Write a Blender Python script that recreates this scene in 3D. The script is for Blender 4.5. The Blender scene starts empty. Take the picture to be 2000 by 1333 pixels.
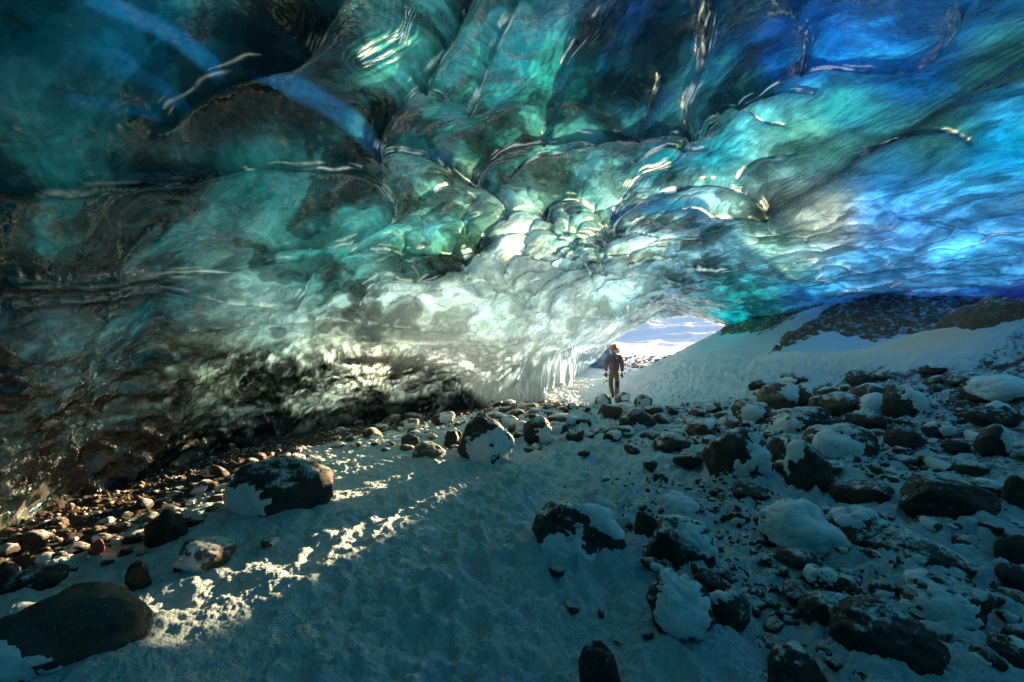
import bpy, math, random
import numpy as np
from mathutils import Vector, Euler
R_ = math.radians
random.seed(7)
rng = np.random.default_rng(7)
RES = 1.0               # mesh density of ground and roof

# ---------------------------------------------------------------- camera, sky, sun, exposure
scn = bpy.context.scene
col = scn.collection
EYE = 1.5
PITCH = 1.55            # degrees up
FOC = 889.0             # focal length in photo pixels (16 mm on a 36 mm frame)
cam = bpy.data.cameras.new("camera"); cam_o = bpy.data.objects.new("camera", cam); col.objects.link(cam_o)
cam_o.location = (0, 0, EYE); cam_o.rotation_euler = (R_(90 + PITCH), 0, 0)
cam.lens = 16; cam.sensor_width = 36; cam.clip_start = 0.05; cam.clip_end = 2000
scn.camera = cam_o

SUN_AZ, SUN_EL = 33.0, 8.0     # azimuth clockwise from +Y (towards +X), elevation
w = bpy.data.worlds.new("World"); scn.world = w; w.use_nodes = True
wn = w.node_tree.nodes; bg = wn["Background"]
sky = wn.new("ShaderNodeTexSky"); sky.sky_type = 'NISHITA'; sky.sun_disc = False
sky.sun_elevation = R_(SUN_EL); sky.sun_rotation = R_(SUN_AZ)
w.node_tree.links.new(sky.outputs[0], bg.inputs[0]); bg.inputs[1].default_value = 0.085
sl = bpy.data.lights.new("sun", 'SUN'); sl.energy = 3.1; sl.angle = R_(0.53); sl.color = (1.0, 0.71, 0.40)
so = bpy.data.objects.new("sun", sl); col.objects.link(so)
sd = Vector((math.sin(R_(SUN_AZ)) * math.cos(R_(SUN_EL)), math.cos(R_(SUN_AZ)) * math.cos(R_(SUN_EL)), math.sin(R_(SUN_EL))))
so.rotation_euler = sd.to_track_quat('Z', 'Y').to_euler(); so.location = (6, 20, 12)

scn.view_settings.view_transform = 'Standard'; scn.view_settings.look = 'None'
scn.view_settings.exposure = 2.9; scn.view_settings.gamma = 1.0
scn.render.engine = 'CYCLES'
cy = scn.cycles
cy.max_bounces = 5; cy.diffuse_bounces = 3; cy.glossy_bounces = 2; cy.transmission_bounces = 5; cy.transparent_max_bounces = 8
cy.sample_clamp_indirect = 4.0; cy.sample_clamp_direct = 0; cy.use_denoising = True
cy.caustics_reflective = False; cy.caustics_refractive = False
cy.blur_glossy = 0.3

# ---------------------------------------------------------------- noise toolbox (numpy)
U32 = np.uint32
def vnoise(P, s=0):
    """value noise in -1..1 on an (n,3) array"""
    P = np.asarray(P, np.float64); f = np.floor(P); i = f.astype(np.int64).astype(U32); t = (P - f).astype(np.float32); t = t * t * t * (t * (t * 6 - 15) + 10)
    X = [i[:, 0] * U32(374761393), (i[:, 0] + U32(1)) * U32(374761393)]; Y = [i[:, 1] * U32(668265263), (i[:, 1] + U32(1)) * U32(668265263)]
    Z = [i[:, 2] * U32(2147483647) + U32((s * 1274126177) & 0xFFFFFFFF), (i[:, 2] + U32(1)) * U32(2147483647) + U32((s * 1274126177) & 0xFFFFFFFF)]
    def h(a, b, c):
        n = X[a] + Y[b] + Z[c]; n = (n ^ (n >> U32(13))) * U32(1274126177); n ^= n >> U32(16); n = (n * U32(2246822519)) ^ (n >> U32(11))
        return (n & U32(0xFFFFFF)).astype(np.float32) * np.float32(1 / 16777215.)
    tx, ty, tz = t[:, 0], t[:, 1], t[:, 2]
    def edge(b, c): p = h(0, b, c); return p + (h(1, b, c) - p) * tx
    def face(c): p = edge(0, c); return p + (edge(1, c) - p) * ty
    p = face(0); return (p + (face(1) - p) * tz) * 2 - 1
def fbm(P, octs=4, s=0, gain=0.5):
    out = 0; a = 1; tot = 0; Q = P
    for o in range(octs):
        out = out + a * vnoise(Q, s + o * 17); tot += a; a *= gain
        Q = Q * 2.03 + 11.7
    return out / tot
def voro(P, s=0, mask=None):
    """F1, F2 of 3D worley noise (only where mask is set)"""
    if mask is not None:
        o1 = np.full(len(P), .5); o2 = np.full(len(P), .9)
        if mask.any(): o1[mask], o2[mask] = voro(P[mask], s)
        return o1, o2
    f = np.floor(P).astype(np.int64); t = P - f; F1 = np.full(len(P), 9.0); F2 = np.full(len(P), 9.0)
    for dx in (-1, 0, 1):
        for dy in (-1, 0, 1):
            for dz in (-1, 0, 1):
                n = ((f[:, 0] + dx) * 374761393 + (f[:, 1] + dy) * 668265263 + (f[:, 2] + dz) * 2147483647 + s * 1274126177) & 0xFFFFFFFF
                n = ((n ^ (n >> 13)) * 1274126177) & 0xFFFFFFFF
                n = ((n ^ (n >> 16)) * 2246822519) & 0xFFFFFFFF
                n = n ^ (n >> 15)
                d = (t[:, 0] - dx - (n & 1023) / 1023.) ** 2 + (t[:, 1] - dy - ((n >> 10) & 1023) / 1023.) ** 2 + (t[:, 2] - dz - ((n >> 20) & 1023) / 1023.) ** 2
                n1 = np.minimum(F1, d); F2 = np.minimum(F2, np.maximum(F1, d)); F1 = n1
    return np.sqrt(F1), np.sqrt(F2)
def sst(a, b, x):
    t = np.clip((x - a) / (b - a), 0, 1); return t * t * (3 - 2 * t)

# ---------------------------------------------------------------- survey: photo bearings -> metres
CP, SP = math.cos(R_(PITCH)), math.sin(R_(PITCH))
def at(px, py, d):
    """point seen at photo pixel (px,py) whose forward distance (world Y) is d"""
    cx = (px - 1000) / FOC; cz = (666.5 - py) / FOC
    vy = CP - cz * SP; vz = SP + cz * CP
    return (cx / vy * d, d, EYE + vz / vy * d)
def bearing(P):
    """photo bearings of survey points (n,3), so that marks measured in the photograph find their place on a surface"""
    y = P[:, 1]; z = P[:, 2] - EYE
    f = y * CP + z * SP; up = z * CP - y * SP
    f = np.where(f > 0.05, f, 0.05)
    return 1000 + FOC * P[:, 0] / f, 666.5 - FOC * up / f
class TPS:
    def __init__(s, pts):
        p = np.array(pts, float); s.c = p[:, :2]; n = len(p)
        d = np.linalg.norm(s.c[:, None] - s.c[None], axis=2)
        K = s.k(d) + np.eye(n) * 0.02
        A = np.zeros((n + 3, n + 3)); A[:n, :n] = K; A[:n, n] = 1; A[:n, n + 1:] = s.c; A[n:, :n] = A[:n, n:].T
        b = np.zeros(n + 3); b[:n] = p[:, 2]; s.w = np.linalg.solve(A, b)
    def k(s, d): return np.where(d > 1e-9, d * d * np.log(np.maximum(d, 1e-9)), 0) * 0.1
    def __call__(s, x, y):
        x = np.atleast_1d(np.asarray(x, float)); y = np.atleast_1d(np.asarray(y, float)); out = s.w[-3] + s.w[-2] * x + s.w[-1] * y
        for i in range(len(s.c)):
            out = out + s.w[i] * s.k(np.hypot(x - s.c[i, 0], y - s.c[i, 1]))
        return out

MOUNDS = []      # snow banked up against the larger boulders: x, y, radius
def seg_d(u, v, line):
    d = np.full(len(u), 1e9)
    for (ax, ay), (bx, by) in zip(line[:-1], line[1:]):
        ex, ey = bx - ax, by - ay; L = ex * ex + ey * ey + 1e-9
        t = np.clip(((u - ax) * ex + (v - ay) * ey) / L, 0, 1)
        d = np.minimum(d, np.hypot(u - ax - t * ex, v - ay - t * ey))
    return d
# ground survey
gp = [at(*a) for a in [
    (0,1333,2.05),(500,1333,2.06),(1000,1333,2.07),(1500,1333,2.1),(2000,1333,2.1),
    (0,1150,2.9),(0,1040,3.85),(300,960,4.95),(500,875,7.2),(700,835,9.2),(850,810,11),(1060,785,14),
    (500,1050,3.7),(700,1000,4.3),(1000,1000,4.25),(1000,900,6.05),(1000,850,7.4),(1000,816,9.2),(800,850,7.9),
    (1300,1050,3.7),(1300,900,5.8),(1300,850,7.2),(1300,812,9),(1150,800,10.6),(1150,785,13),
    (1500,1000,4.2),(1500,900,5.6),(1500,830,7.3),(1500,797,8.8),
    (1750,1200,2.6),(1750,1000,3.8),(1750,850,5.6),(1750,750,7.6),(1900,738,7.2),
    (2000,1150,2.8),(2000,1000,3.4),(2000,850,5),(2000,735,6.5),
    (2000,660,7.2),(2000,610,7.6),(1880,645,8.2),(1770,680,8.9),(1700,699,9.4),(1630,706,10),(1560,700,10.8),
    (1640,765,8.6),(1560,760,9.4),(1500,740,10.8),
    (1700,676,10.8),(1850,630,9.8),(1600,660,12),(1750,578,12.6),(1650,590,13),(1850,595,12.0),(1500,640,15.0),(1600,595,13.3),
    (2000,612,9.5),(1950,605,11),
    (1270,778,13),(1330,732,14.3),(1400,657,16.5),(1420,640,17),(1500,618,16.5),(1450,700,13),(1400,765,11.8),(1345,797,10.9),(1340,760,12.8),
    (1200,777,15.5),(1100,776,15.5),(1080,767,17.5),(1120,752,21),(1160,742,22),(1250,735,24),(1330,712,22),
    (1250,712,30),(1150,712,32),(1330,694,30)]]
gp += [(-4.5,3.8,0),(-4.6,8,0.05),(-3,12,0.1),(0,15.5,0.15),(-6,0,0),(0,0,0),(0,-6,0),(4,-3,0.3),(3,0.5,0.05),(-8,10,0.2),(9,3,1.9),(9,-3,1.2),(12,8,3.1),(14,14,3.6),(13,20,3.2),(-10,30,0.5),(-4,22,.3),(10.5,17,3.2)]
Gt = TPS(gp)
def ground_far(x, y):
    """the valley outside: gravel flat, snow terraces, then a white hill"""
    r = np.hypot(x, y)
    z = 0.75 + 0.018 * np.maximum(r - 28, 0) + 0.00012 * np.maximum(r - 60, 0) ** 2
    q = r + 5 * vnoise(np.stack([x * .06, y * .06, 0 * x], 1), 12)
    z = z + sst(36, 48, q + .05 * x) * .5 + sst(50, 70, q - .09 * x) * 1.0 + sst(80, 110, q + .14 * x) * 1.6 + sst(120, 250, q) * 8 + fbm(np.stack([x * .05, y * .05, 0 * x], 1), 5, 71, .6) * 3.0 * sst(45, 100, r)
    P = np.stack([x * .02, y * .02, 0 * x], 1)
    return z + fbm(P, 4, 3) * np.clip((r - 30) * .02, 0, 2.5)
CREST = [at(*a)[:2] for a in [(2080,600,7.4),(2000,610,7.6),(1880,645,8.2),(1770,680,8.9),(1700,699,9.4),(1630,706,10),(1560,700,10.8),(1500,690,12)]]
def ground_base(x, y):
    x = np.atleast_1d(np.asarray(x, float)); y = np.atleast_1d(np.asarray(y, float))
    r = np.hypot(x, y); k = sst(24, 33, r)
    k = np.maximum(k, sst(10, 16, -y))
    g = Gt(x, y); g = np.clip(g, -.3, 4.2)
    g = g + .20 * np.exp(-((y - 9.2) / .9) ** 2) * sst(.0, .9, x) * (1 - sst(4.5, 6, x))
    dc = seg_d(x, y, CREST); cx_, cy_ = x - .0, y
    g = g + .20 * np.exp(-(dc / .38) ** 2)
    for mx_, my_, mr_ in MOUNDS:
        d2 = (x - mx_) ** 2 + (y - my_) ** 2; nr = d2 < (3 * mr_) ** 2
        if nr.any(): g = np.where(nr, g + .20 * mr_ * np.exp(-d2 / (1.25 * mr_) ** 2), g)
    return g * (1 - k) + ground_far(x, y) * k
PRINTS = []
for trail in ([(3.2, 14), (2.6, 11), (1.6, 8.6), (.5, 6.2), (-.3, 4.0), (-.2, 1.6)], [(2.2, 8.4), (1.0, 5.6), (.6, 3.4), (1.0, 1.5)], [(.2, 8), (-1.0, 5.8), (-1.3, 3.8), (-1.0, 1.4)]):
    for (ax, ay), (bx, by_) in zip(trail[:-1], trail[1:]):
        L = math.hypot(bx - ax, by_ - ay); k = int(L / .36)
        for i in range(k):
            t = i / k; sd_ = .10 if i % 2 else -.10; fa = math.atan2(by_ - ay, bx - ax) - math.pi / 2
            PRINTS.append((ax + (bx - ax) * t + sd_ * math.cos(fa) + random.gauss(0, .05), ay + (by_ - ay) * t + sd_ * math.sin(fa) + random.gauss(0, .06), fa + random.gauss(0, .25)))
def snow_lumps(x, y, z):
    """broken, trampled snow; calmer on the drift to the right and outside"""
    P = np.stack([x, y, z], 1); r = np.hypot(x, y)
    u, v = bearing(P)
    drift = sst(0.75, 1.35, z - 0.06 * np.maximum(x, 0)) * sst(7.2, 8.2, y) 
    calm = 1 - .93 * drift
    W = P + .10 * np.stack([vnoise(P * 2.1, 40), vnoise(P * 2.1, 41), 0 * x], 1)
    f1, _ = voro(W * 3.3, 61); g1, _ = voro(W * 9.0, 62)
    n = .075 * fbm(P * .9, 3, 21) + .07 * fbm(P * 2.4, 3, 22) + .075 * (.45 - f1)
    n = n - .05 * np.abs(fbm(P * 3.7, 3, 27))
    n = n + .062 * (.45 - g1) * (.4 + sst(-.2, .4, vnoise(P * 1.3, 28))) + .048 * fbm(P * 9, 5, 23, .70)
    h1, _ = voro(W * 19, 63, r < 9); n = n + .014 * (.45 - h1)
    n = n + .45 * sst(.2, 1.5, x) * (.062 * (.45 - g1) + .04 * fbm(P * 6, 3, 29, .6))
    far = 1 - .5 * sst(20, 40, r)
    for fx, fy, fa in PRINTS:
        c, q = math.cos(fa), math.sin(fa); near = (np.abs(x - fx) < .4) & (np.abs(y - fy) < .4)
        if near.any():
            a = ((x[near] - fx) * c + (y[near] - fy) * q) / .075; e = (-(x[near] - fx) * q + (y[near] - fy) * c) / .17
            d2 = a * a + e * e; n[near] += -.055 * np.exp(-d2 ** 1.5) + .022 * np.exp(-((np.sqrt(d2) - 1.5) / .35) ** 2)
    calm = calm * (.55 + .45 * sst(-1.8, .2, x + .12 * y - .6))
    n = n * calm * far
    Q = P @ np.array([[.9, -.4, 0], [.4, .9, 0], [0, 0, 1]])
    rip = .012 * np.sin(Q[:, 0] * 26 + 3 * vnoise(P * 1.4, 30) + 5 * vnoise(P * .7, 33)) + .010 * fbm(P * np.array([3, 9, 3.]), 3, 31)
    n = n + drift * (rip + .06 * fbm(P * .8, 2, 44))
    return n, drift
def ground_z(x, y):
    g = ground_base(x, y); return g + snow_lumps(np.atleast_1d(np.asarray(x, float)), np.atleast_1d(np.asarray(y, float)), g)[0]

# ceiling survey
cp = [at(*a) for a in [
    (1000,0,3.2),(1000,120,4.0),(1000,250,5.2),(1000,400,7.0),(1000,500,8.6),(1000,580,10.3),(1000,640,11.3),(1000,700,12.0),(1000,797,12.7),
    (750,0,3.05),(750,200,4.2),(750,400,6.0),(750,560,8.0),(750,650,8.9),(750,750,9.5),(750,828,9.9),
    (500,0,2.9),(500,200,3.7),(500,400,4.6),(500,550,5.4),(500,640,6.1),(500,700,6.6),(500,800,7.1),(500,877,7.4),
    (250,0,2.55),(250,200,3.1),(250,400,3.65),(250,600,4.4),(250,700,4.85),(250,850,5.2),(250,962,5.35),
    (0,0,2.3),(0,200,2.5),(0,400,2.8),(0,600,3.15),(0,700,3.4),(0,900,3.7),(0,1042,3.85),
    (1060,650,13.0),(1060,720,13.7),(1060,788,14.0),(1150,600,13.2),(1150,640,16.5),(1100,700,17.2),(1085,768,17.8),
    (1130,700,20),(1122,752,21.2),(1150,690,24),(1150,722,26.5),(1230,640,25),
    (1300,0,3.5),(1300,200,5),(1300,400,7.8),(1300,500,10.5),(1300,580,14),(1300,604,19),(1300,617,23.5),(1390,628,19.5),(1400,632,17.5),
    (1230,610,18),(1450,632,16.6),(1500,616,15.8),(1450,580,13.5),(1550,602,14.2),
    (1600,590,13.2),(1600,500,10),(1600,300,6.5),(1600,100,4.7),(1600,0,4.1),(1750,570,12.6),
    (1800,565,11.6),(1800,480,9),(1800,300,6.3),(1800,0,3.6),(1900,560,11.2),
    (2000,550,10.6),(2000,450,7.9),(2000,250,5.5),(2000,0,3.7)]]
cp += [(-3.2,0,3.0),(0,0,4.0),(3,0,4.4),(6,0,4.2),(9,0,3.3),(-4.9,0,.6),(-5.6,0,-.6),(-2.5,-3,2.8),(1,-4,3.6),(5,-4,3.4),(-4,-5,0),(0,-8,-.2),(5,-8.5,0),(10,-5,.6),(12.5,0,1.6),
       (13,7,3.2),(15,12,2.8),(14,17,2.6),(11,17.5,2.9),(-6,5,-1.2),(-6,9,-1.2),(-3.4,12.5,-1),(0,15.6,-.8),(1,19,-.6),(2,24,-.6),(3.5,29,-.5),(8,30,5),(12,24,4.5),(11.5,20,3.8)]
Ct = TPS(cp)
MOUTH = [(3.9,29.5),(4.6,27.2),(6.5,25),(8.1,24),(8.9,20.2),(8.5,18.0),(10,19.2),(16,24),(30,60),(0,60),(2,34)]
def poly_sd(x, y, poly):
    d = np.full(len(x), 1e9); ins = np.zeros(len(x), bool)
    for i in range(len(poly)):
        ax, ay = poly[i]; bx, by = poly[(i + 1) % len(poly)]
        ex, ey = bx - ax, by - ay; t = np.clip(((x - ax) * ex + (y - ay) * ey) / (ex * ex + ey * ey), 0, 1)
        d = np.minimum(d, np.hypot(x - ax - t * ex, y - ay - t * ey))
        c = ((ay > y) != (by > y)) & (x < (bx - ax) * (y - ay) / ((by - ay) if by != ay else 1e-9) + ax); ins ^= c
    return np.where(ins, d, -d)
def seg_d(u, v, line):
    d = np.full(len(u), 1e9)
    for (ax, ay), (bx, by) in zip(line[:-1], line[1:]):
        ex, ey = bx - ax, by - ay; L = ex * ex + ey * ey + 1e-9
        t = np.clip(((u - ax) * ex + (v - ay) * ey) / L, 0, 1)
        d = np.minimum(d, np.hypot(u - ax - t * ex, v - ay - t * ey))
    return d
def seg_dt(u, v, line):
    d = np.full(len(u), 1e9); s = np.zeros(len(u)); P_ = np.array(line); Ls = np.hypot(*(P_[1:] - P_[:-1]).T); C_ = np.concatenate([[0], np.cumsum(Ls)])
    for i, ((ax, ay), (bx, by)) in enumerate(zip(line[:-1], line[1:])):
        ex, ey = bx - ax, by - ay; L = ex * ex + ey * ey + 1e-9
        t = np.clip(((u - ax) * ex + (v - ay) * ey) / L, 0, 1); q = np.hypot(u - ax - t * ex, v - ay - t * ey)
        m = q < d; d = np.where(m, q, d); s = np.where(m, (C_[i] + t * Ls[i]) / C_[-1], s)
    return d, s
def smooth_line(pts, n=6):
    """catmull-rom"""
    p = [pts[0]] + list(pts) + [pts[-1]]; out = []
    for i in range(1, len(p) - 2):
        for k in range(n):
            t = k / n; a, b, c, d = (np.array(q, float) for q in p[i - 1:i + 3])
            out.append(tuple(.5 * ((2 * b) + (c - a) * t + (2 * a - 5 * b + 4 * c - d) * t * t + (3 * b - a - 3 * c + d) * t ** 3)))
    out.append(tuple(map(float, pts[-1]))); return out

# ---------------------------------------------------------------- mesh helpers
def mesh_np(name, V, F, mat=None, parent=None, smooth=True, attrs=None):
    me = bpy.data.meshes.new(name); V = np.asarray(V, np.float32); F = np.asarray(F, np.int32)
    k = F.shape[1]
    me.vertices.add(len(V)); me.vertices.foreach_set("co", V.ravel())
    me.loops.add(F.size); me.loops.foreach_set("vertex_index", F.ravel())
    me.polygons.add(len(F)); me.polygons.foreach_set("loop_start", np.arange(0, F.size, k, dtype=np.int32))
    me.polygons.foreach_set("loop_total", np.full(len(F), k, np.int32))
    me.update(calc_edges=True); me.validate()
    if smooth: me.polygons.foreach_set("use_smooth", np.ones(len(me.polygons), bool))
    for an, arr in (attrs or {}).items():
        if arr.ndim == 1:
            a = me.attributes.new(an, 'FLOAT', 'POINT'); a.data.foreach_set("value", arr.astype(np.float32))
        else:
            a = me.attributes.new(an, 'FLOAT_COLOR', 'POINT')
            c = np.ones((len(V), 4), np.float32); c[:, :3] = arr; a.data.foreach_set("color", c.ravel())
    if mat: me.materials.append(mat)
    o = bpy.data.objects.new(name, me); col.objects.link(o)
    if parent: o.parent = parent
    return o
def tag(o, label=None, cat=None, group=None, kind=None):
    if label: o["label"] = label
    if cat: o["category"] = cat
    if group: o["group"] = group
    if kind: o["kind"] = kind
    return o
def empty(name, loc=(0, 0, 0), rz=0):
    o = bpy.data.objects.new(name, None); col.objects.link(o); o.location = loc; o.rotation_euler = (0, 0, rz); o.empty_display_size = .1; return o
def polar(rs, ths):
    RR, TT = np.meshgrid(rs, ths, indexing='ij')
    x = (RR * np.sin(TT)).ravel(); y = (RR * np.cos(TT)).ravel()
    nr, nt = len(rs), len(ths); I = np.arange(nr * nt).reshape(nr, nt)
    J = np.roll(I, -1, axis=1)
    F = np.stack([I[:-1].ravel(), J[:-1].ravel(), J[1:].ravel(), I[1:].ravel()], 1)
    return x, y, F
def used_only(V, F, attrs):
    m = np.zeros(len(V), bool); m[F.ravel()] = True; idx = np.cumsum(m) - 1
    return V[m], idx[F], {k: a[m] for k, a in attrs.items()}

# ---------------------------------------------------------------- materials
def newmat(name):
    m = bpy.data.materials.new(name); m.use_nodes = True; nt = m.node_tree; nt.nodes.clear()
    return m, nt
class NB:
    def __init__(s, nt): s.nt = nt
    def n(s, t, ins=None, **kw):
        nd = s.nt.nodes.new(t)
        for k, v in kw.items(): setattr(nd, k, v)
        for k, v in (ins or {}).items():
            if isinstance(v, bpy.types.NodeSocket): s.nt.links.new(v, nd.inputs[k])
            else: nd.inputs[k].default_value = v
        return nd
    def math(s, op, a, b=0.0, c=0.0, clamp=False):
        nd = s.n("ShaderNodeMath", operation=op, use_clamp=clamp)
        for i, v in enumerate((a, b, c)):
            if isinstance(v, bpy.types.NodeSocket): s.nt.links.new(v, nd.inputs[i])
            else: nd.inputs[i].default_value = v
        return nd.outputs[0]
    def ramp(s, f, stops, interp='LINEAR'):
        nd = s.n("ShaderNodeValToRGB", {0: f}); cr = nd.color_ramp; cr.interpolation = interp
        while len(cr.elements) < len(stops): cr.elements.new(.5)
        for e, (p, c) in zip(cr.elements, stops):
            e.position = p; e.color = (c, c, c, 1) if isinstance(c, (int, float)) else (*c, 1)
        return nd.outputs[0]
    def mix(s, f, a, b, mode='MIX'):
        nd = s.n("ShaderNodeMix", data_type='RGBA', blend_type=mode)
        for k, v in ((0, f), (6, a), (7, b)):
            if isinstance(v, bpy.types.NodeSocket): s.nt.links.new(v, nd.inputs[k])
            else: nd.inputs[k].default_value = v if k == 0 else ((*v, 1) if len(v) == 3 else v)
        return nd.outputs[2]
    def noise(s, vec, scale, detail=4, rough=.5, dist=0.0):
        return s.n("ShaderNodeTexNoise", {'Vector': vec, 'Scale': scale, 'Detail': detail, 'Roughness': rough, 'Distortion': dist})
    def mapping(s, vec, sc=(1, 1, 1), rot=(0, 0, 0), loc=(0, 0, 0)):
        return s.n("ShaderNodeMapping", {'Vector': vec, 'Scale': sc, 'Rotation': rot, 'Location': loc}).outputs[0]
    def out(s, sh): s.n("ShaderNodeOutputMaterial", {'Surface': sh})

def mat_ice():
    m, nt = newmat("ice"); b = NB(nt)
    pos = b.n("ShaderNodeNewGeometry").outputs['Position']
    tint = b.n("ShaderNodeAttribute", attribute_name="tint").outputs['Color']
    ctr = b.n("ShaderNodeAttribute", attribute_name="detail").outputs['Fac']     # 1 = lively wall ice, 0 = calm dome ice
    bands = b.n("ShaderNodeAttribute", attribute_name="bands").outputs['Fac']
    cl2 = b.n("ShaderNodeAttribute", attribute_name="veil").outputs['Fac']
    fine = b.noise(pos, 40, 2, .7).outputs['Fac']
    k = b.math('MULTIPLY', bands, b.ramp(fine, [(.3, .8), (.7, 1.15)]))
    tcol = b.mix(1.0, tint, b.n("ShaderNodeCombineColor", {0: k, 1: k, 2: k}).outputs[0], 'MULTIPLY')
    # cinders frozen in
    sp = b.n("ShaderNodeTexVoronoi", {'Vector': pos, 'Scale': 7.5}).outputs['Distance']
    spk = b.math('MULTIPLY', b.math('LESS_THAN', sp, .05), b.math('GREATER_THAN', fine, .47))
    tcol = b.mix(b.math('MULTIPLY', spk, .85), tcol, (.004, .004, .004))
    # bubbles reflect a little
    bub = b.ramp(cl2, [(.5, 0.0), (.8, 1.0)])
    dcol = b.mix(b.math('MULTIPLY', bub, b.math('ADD', ctr, .25)), (.004, .010, .012), (.12, .125, .115))
    n2 = b.noise(pos, 20, 2, .6, .5).outputs['Fac']
    N = b.n("ShaderNodeBump", {'Height': n2, 'Distance': .016, 'Strength': b.math('MULTIPLY_ADD', ctr, .75, .06)}).outputs[0]
    r1 = b.noise(b.mapping(pos, (1, .4, 1), (0, 0, .8)), 3.0, 2, .6, 1.5).outputs['Fac']
    bumpR = b.n("ShaderNodeBump", {'Height': r1, 'Distance': .35, 'Strength': 1.0})
    tr = b.n("ShaderNodeBsdfTranslucent", {'Color': tcol, 'Normal': N}).outputs[0]
    df = b.n("ShaderNodeBsdfDiffuse", {'Color': dcol, 'Normal': N}).outputs[0]
    body = b.n("ShaderNodeAddShader", {0: tr, 1: df}).outputs[0]
    inner = b.n("ShaderNodeBsdfGlossy", {'Color': (.45, .8, .9, 1), 'Roughness': .16, 'Normal': bumpR.outputs[0]}).outputs[0]
    fr2 = b.n("ShaderNodeFresnel", {'IOR': 1.32, 'Normal': bumpR.outputs[0]}).outputs[0]
    body = b.n("ShaderNodeMixShader", {0: b.math('MULTIPLY', fr2, .45), 1: body, 2: inner}).outputs[0]
    gl = b.n("ShaderNodeBsdfGlossy", {'Color': (1, 1, 1, 1), 'Roughness': .03, 'Normal': N}).outputs[0]
    fr = b.n("ShaderNodeFresnel", {'IOR': b.math('MULTIPLY_ADD', ctr, .25, 1.38), 'Normal': N}).outputs[0]
    sh = b.n("ShaderNodeMixShader", {0: b.math('MULTIPLY_ADD', fr, .9, .03), 1: body, 2: gl}).outputs[0]
    clr = b.n("ShaderNodeAttribute", attribute_name="clear").outputs['Fac']
    tp = b.n("ShaderNodeBsdfTransparent", {'Color': (.9, .97, 1, 1)}).outputs[0]
    cm = b.math('MULTIPLY', clr, b.ramp(cl2, [(.4, 1.0), (.6, .1)]))
    sh = b.n("ShaderNodeMixShader", {0: cm, 1: sh, 2: tp}).outputs[0]
    b.out(sh); return m
def mat_snow():
    m, nt = newmat("snow"); b = NB(nt)
    pos = b.n("ShaderNodeNewGeometry").outputs['Position']
    dirt = b.n("ShaderNodeAttribute", attribute_name="dirt").outputs['Fac']
    grit = b.noise(pos, 14, 8, .7, .4).outputs['Fac']; big = b.noise(pos, 2.2, 6, .62, .6).outputs['Fac']
    nz = b.math('ADD', b.math('MULTIPLY', grit, .45), b.math('MULTIPLY', big, .55))
    msk = b.n("ShaderNodeMapRange", {0: b.math('ADD', dirt, nz), 1: 1.02, 2: 1.10}).outputs[0]
    stone = b.mix(b.noise(pos, 60, 4, .6).outputs['Fac'], (.018, .014, .011), (.14, .11, .08))
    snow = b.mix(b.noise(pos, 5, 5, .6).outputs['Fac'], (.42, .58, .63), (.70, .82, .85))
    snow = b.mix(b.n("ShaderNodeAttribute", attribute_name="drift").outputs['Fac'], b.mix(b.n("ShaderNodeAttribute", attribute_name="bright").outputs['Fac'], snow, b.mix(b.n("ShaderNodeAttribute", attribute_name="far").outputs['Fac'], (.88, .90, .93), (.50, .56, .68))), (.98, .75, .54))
    speck = b.math('GREATER_THAN', b.noise(pos, 75, 3, .7).outputs['Fac'], .68)
    snow = b.mix(b.math('MULTIPLY', speck, .55), snow, (.16, .14, .11))
    c = b.mix(msk, snow, stone)
    b1 = b.n("ShaderNodeBump", {'Height': b.noise(pos, 26, 6, .65).outputs['Fac'], 'Distance': .05, 'Strength': .9})
    b2 = b.n("ShaderNodeBump", {'Height': b.noise(pos, 110, 3, .6).outputs['Fac'], 'Distance': .006, 'Strength': .7, 'Normal': b1.outputs[0]})
    p = b.n("ShaderNodeBsdfPrincipled", {'Base Color': c, 'Roughness': .75, 'Normal': b2.outputs[0]})
    p.inputs['Specular IOR Level'].default_value = .3
    b.out(p.outputs[0]); return m
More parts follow.
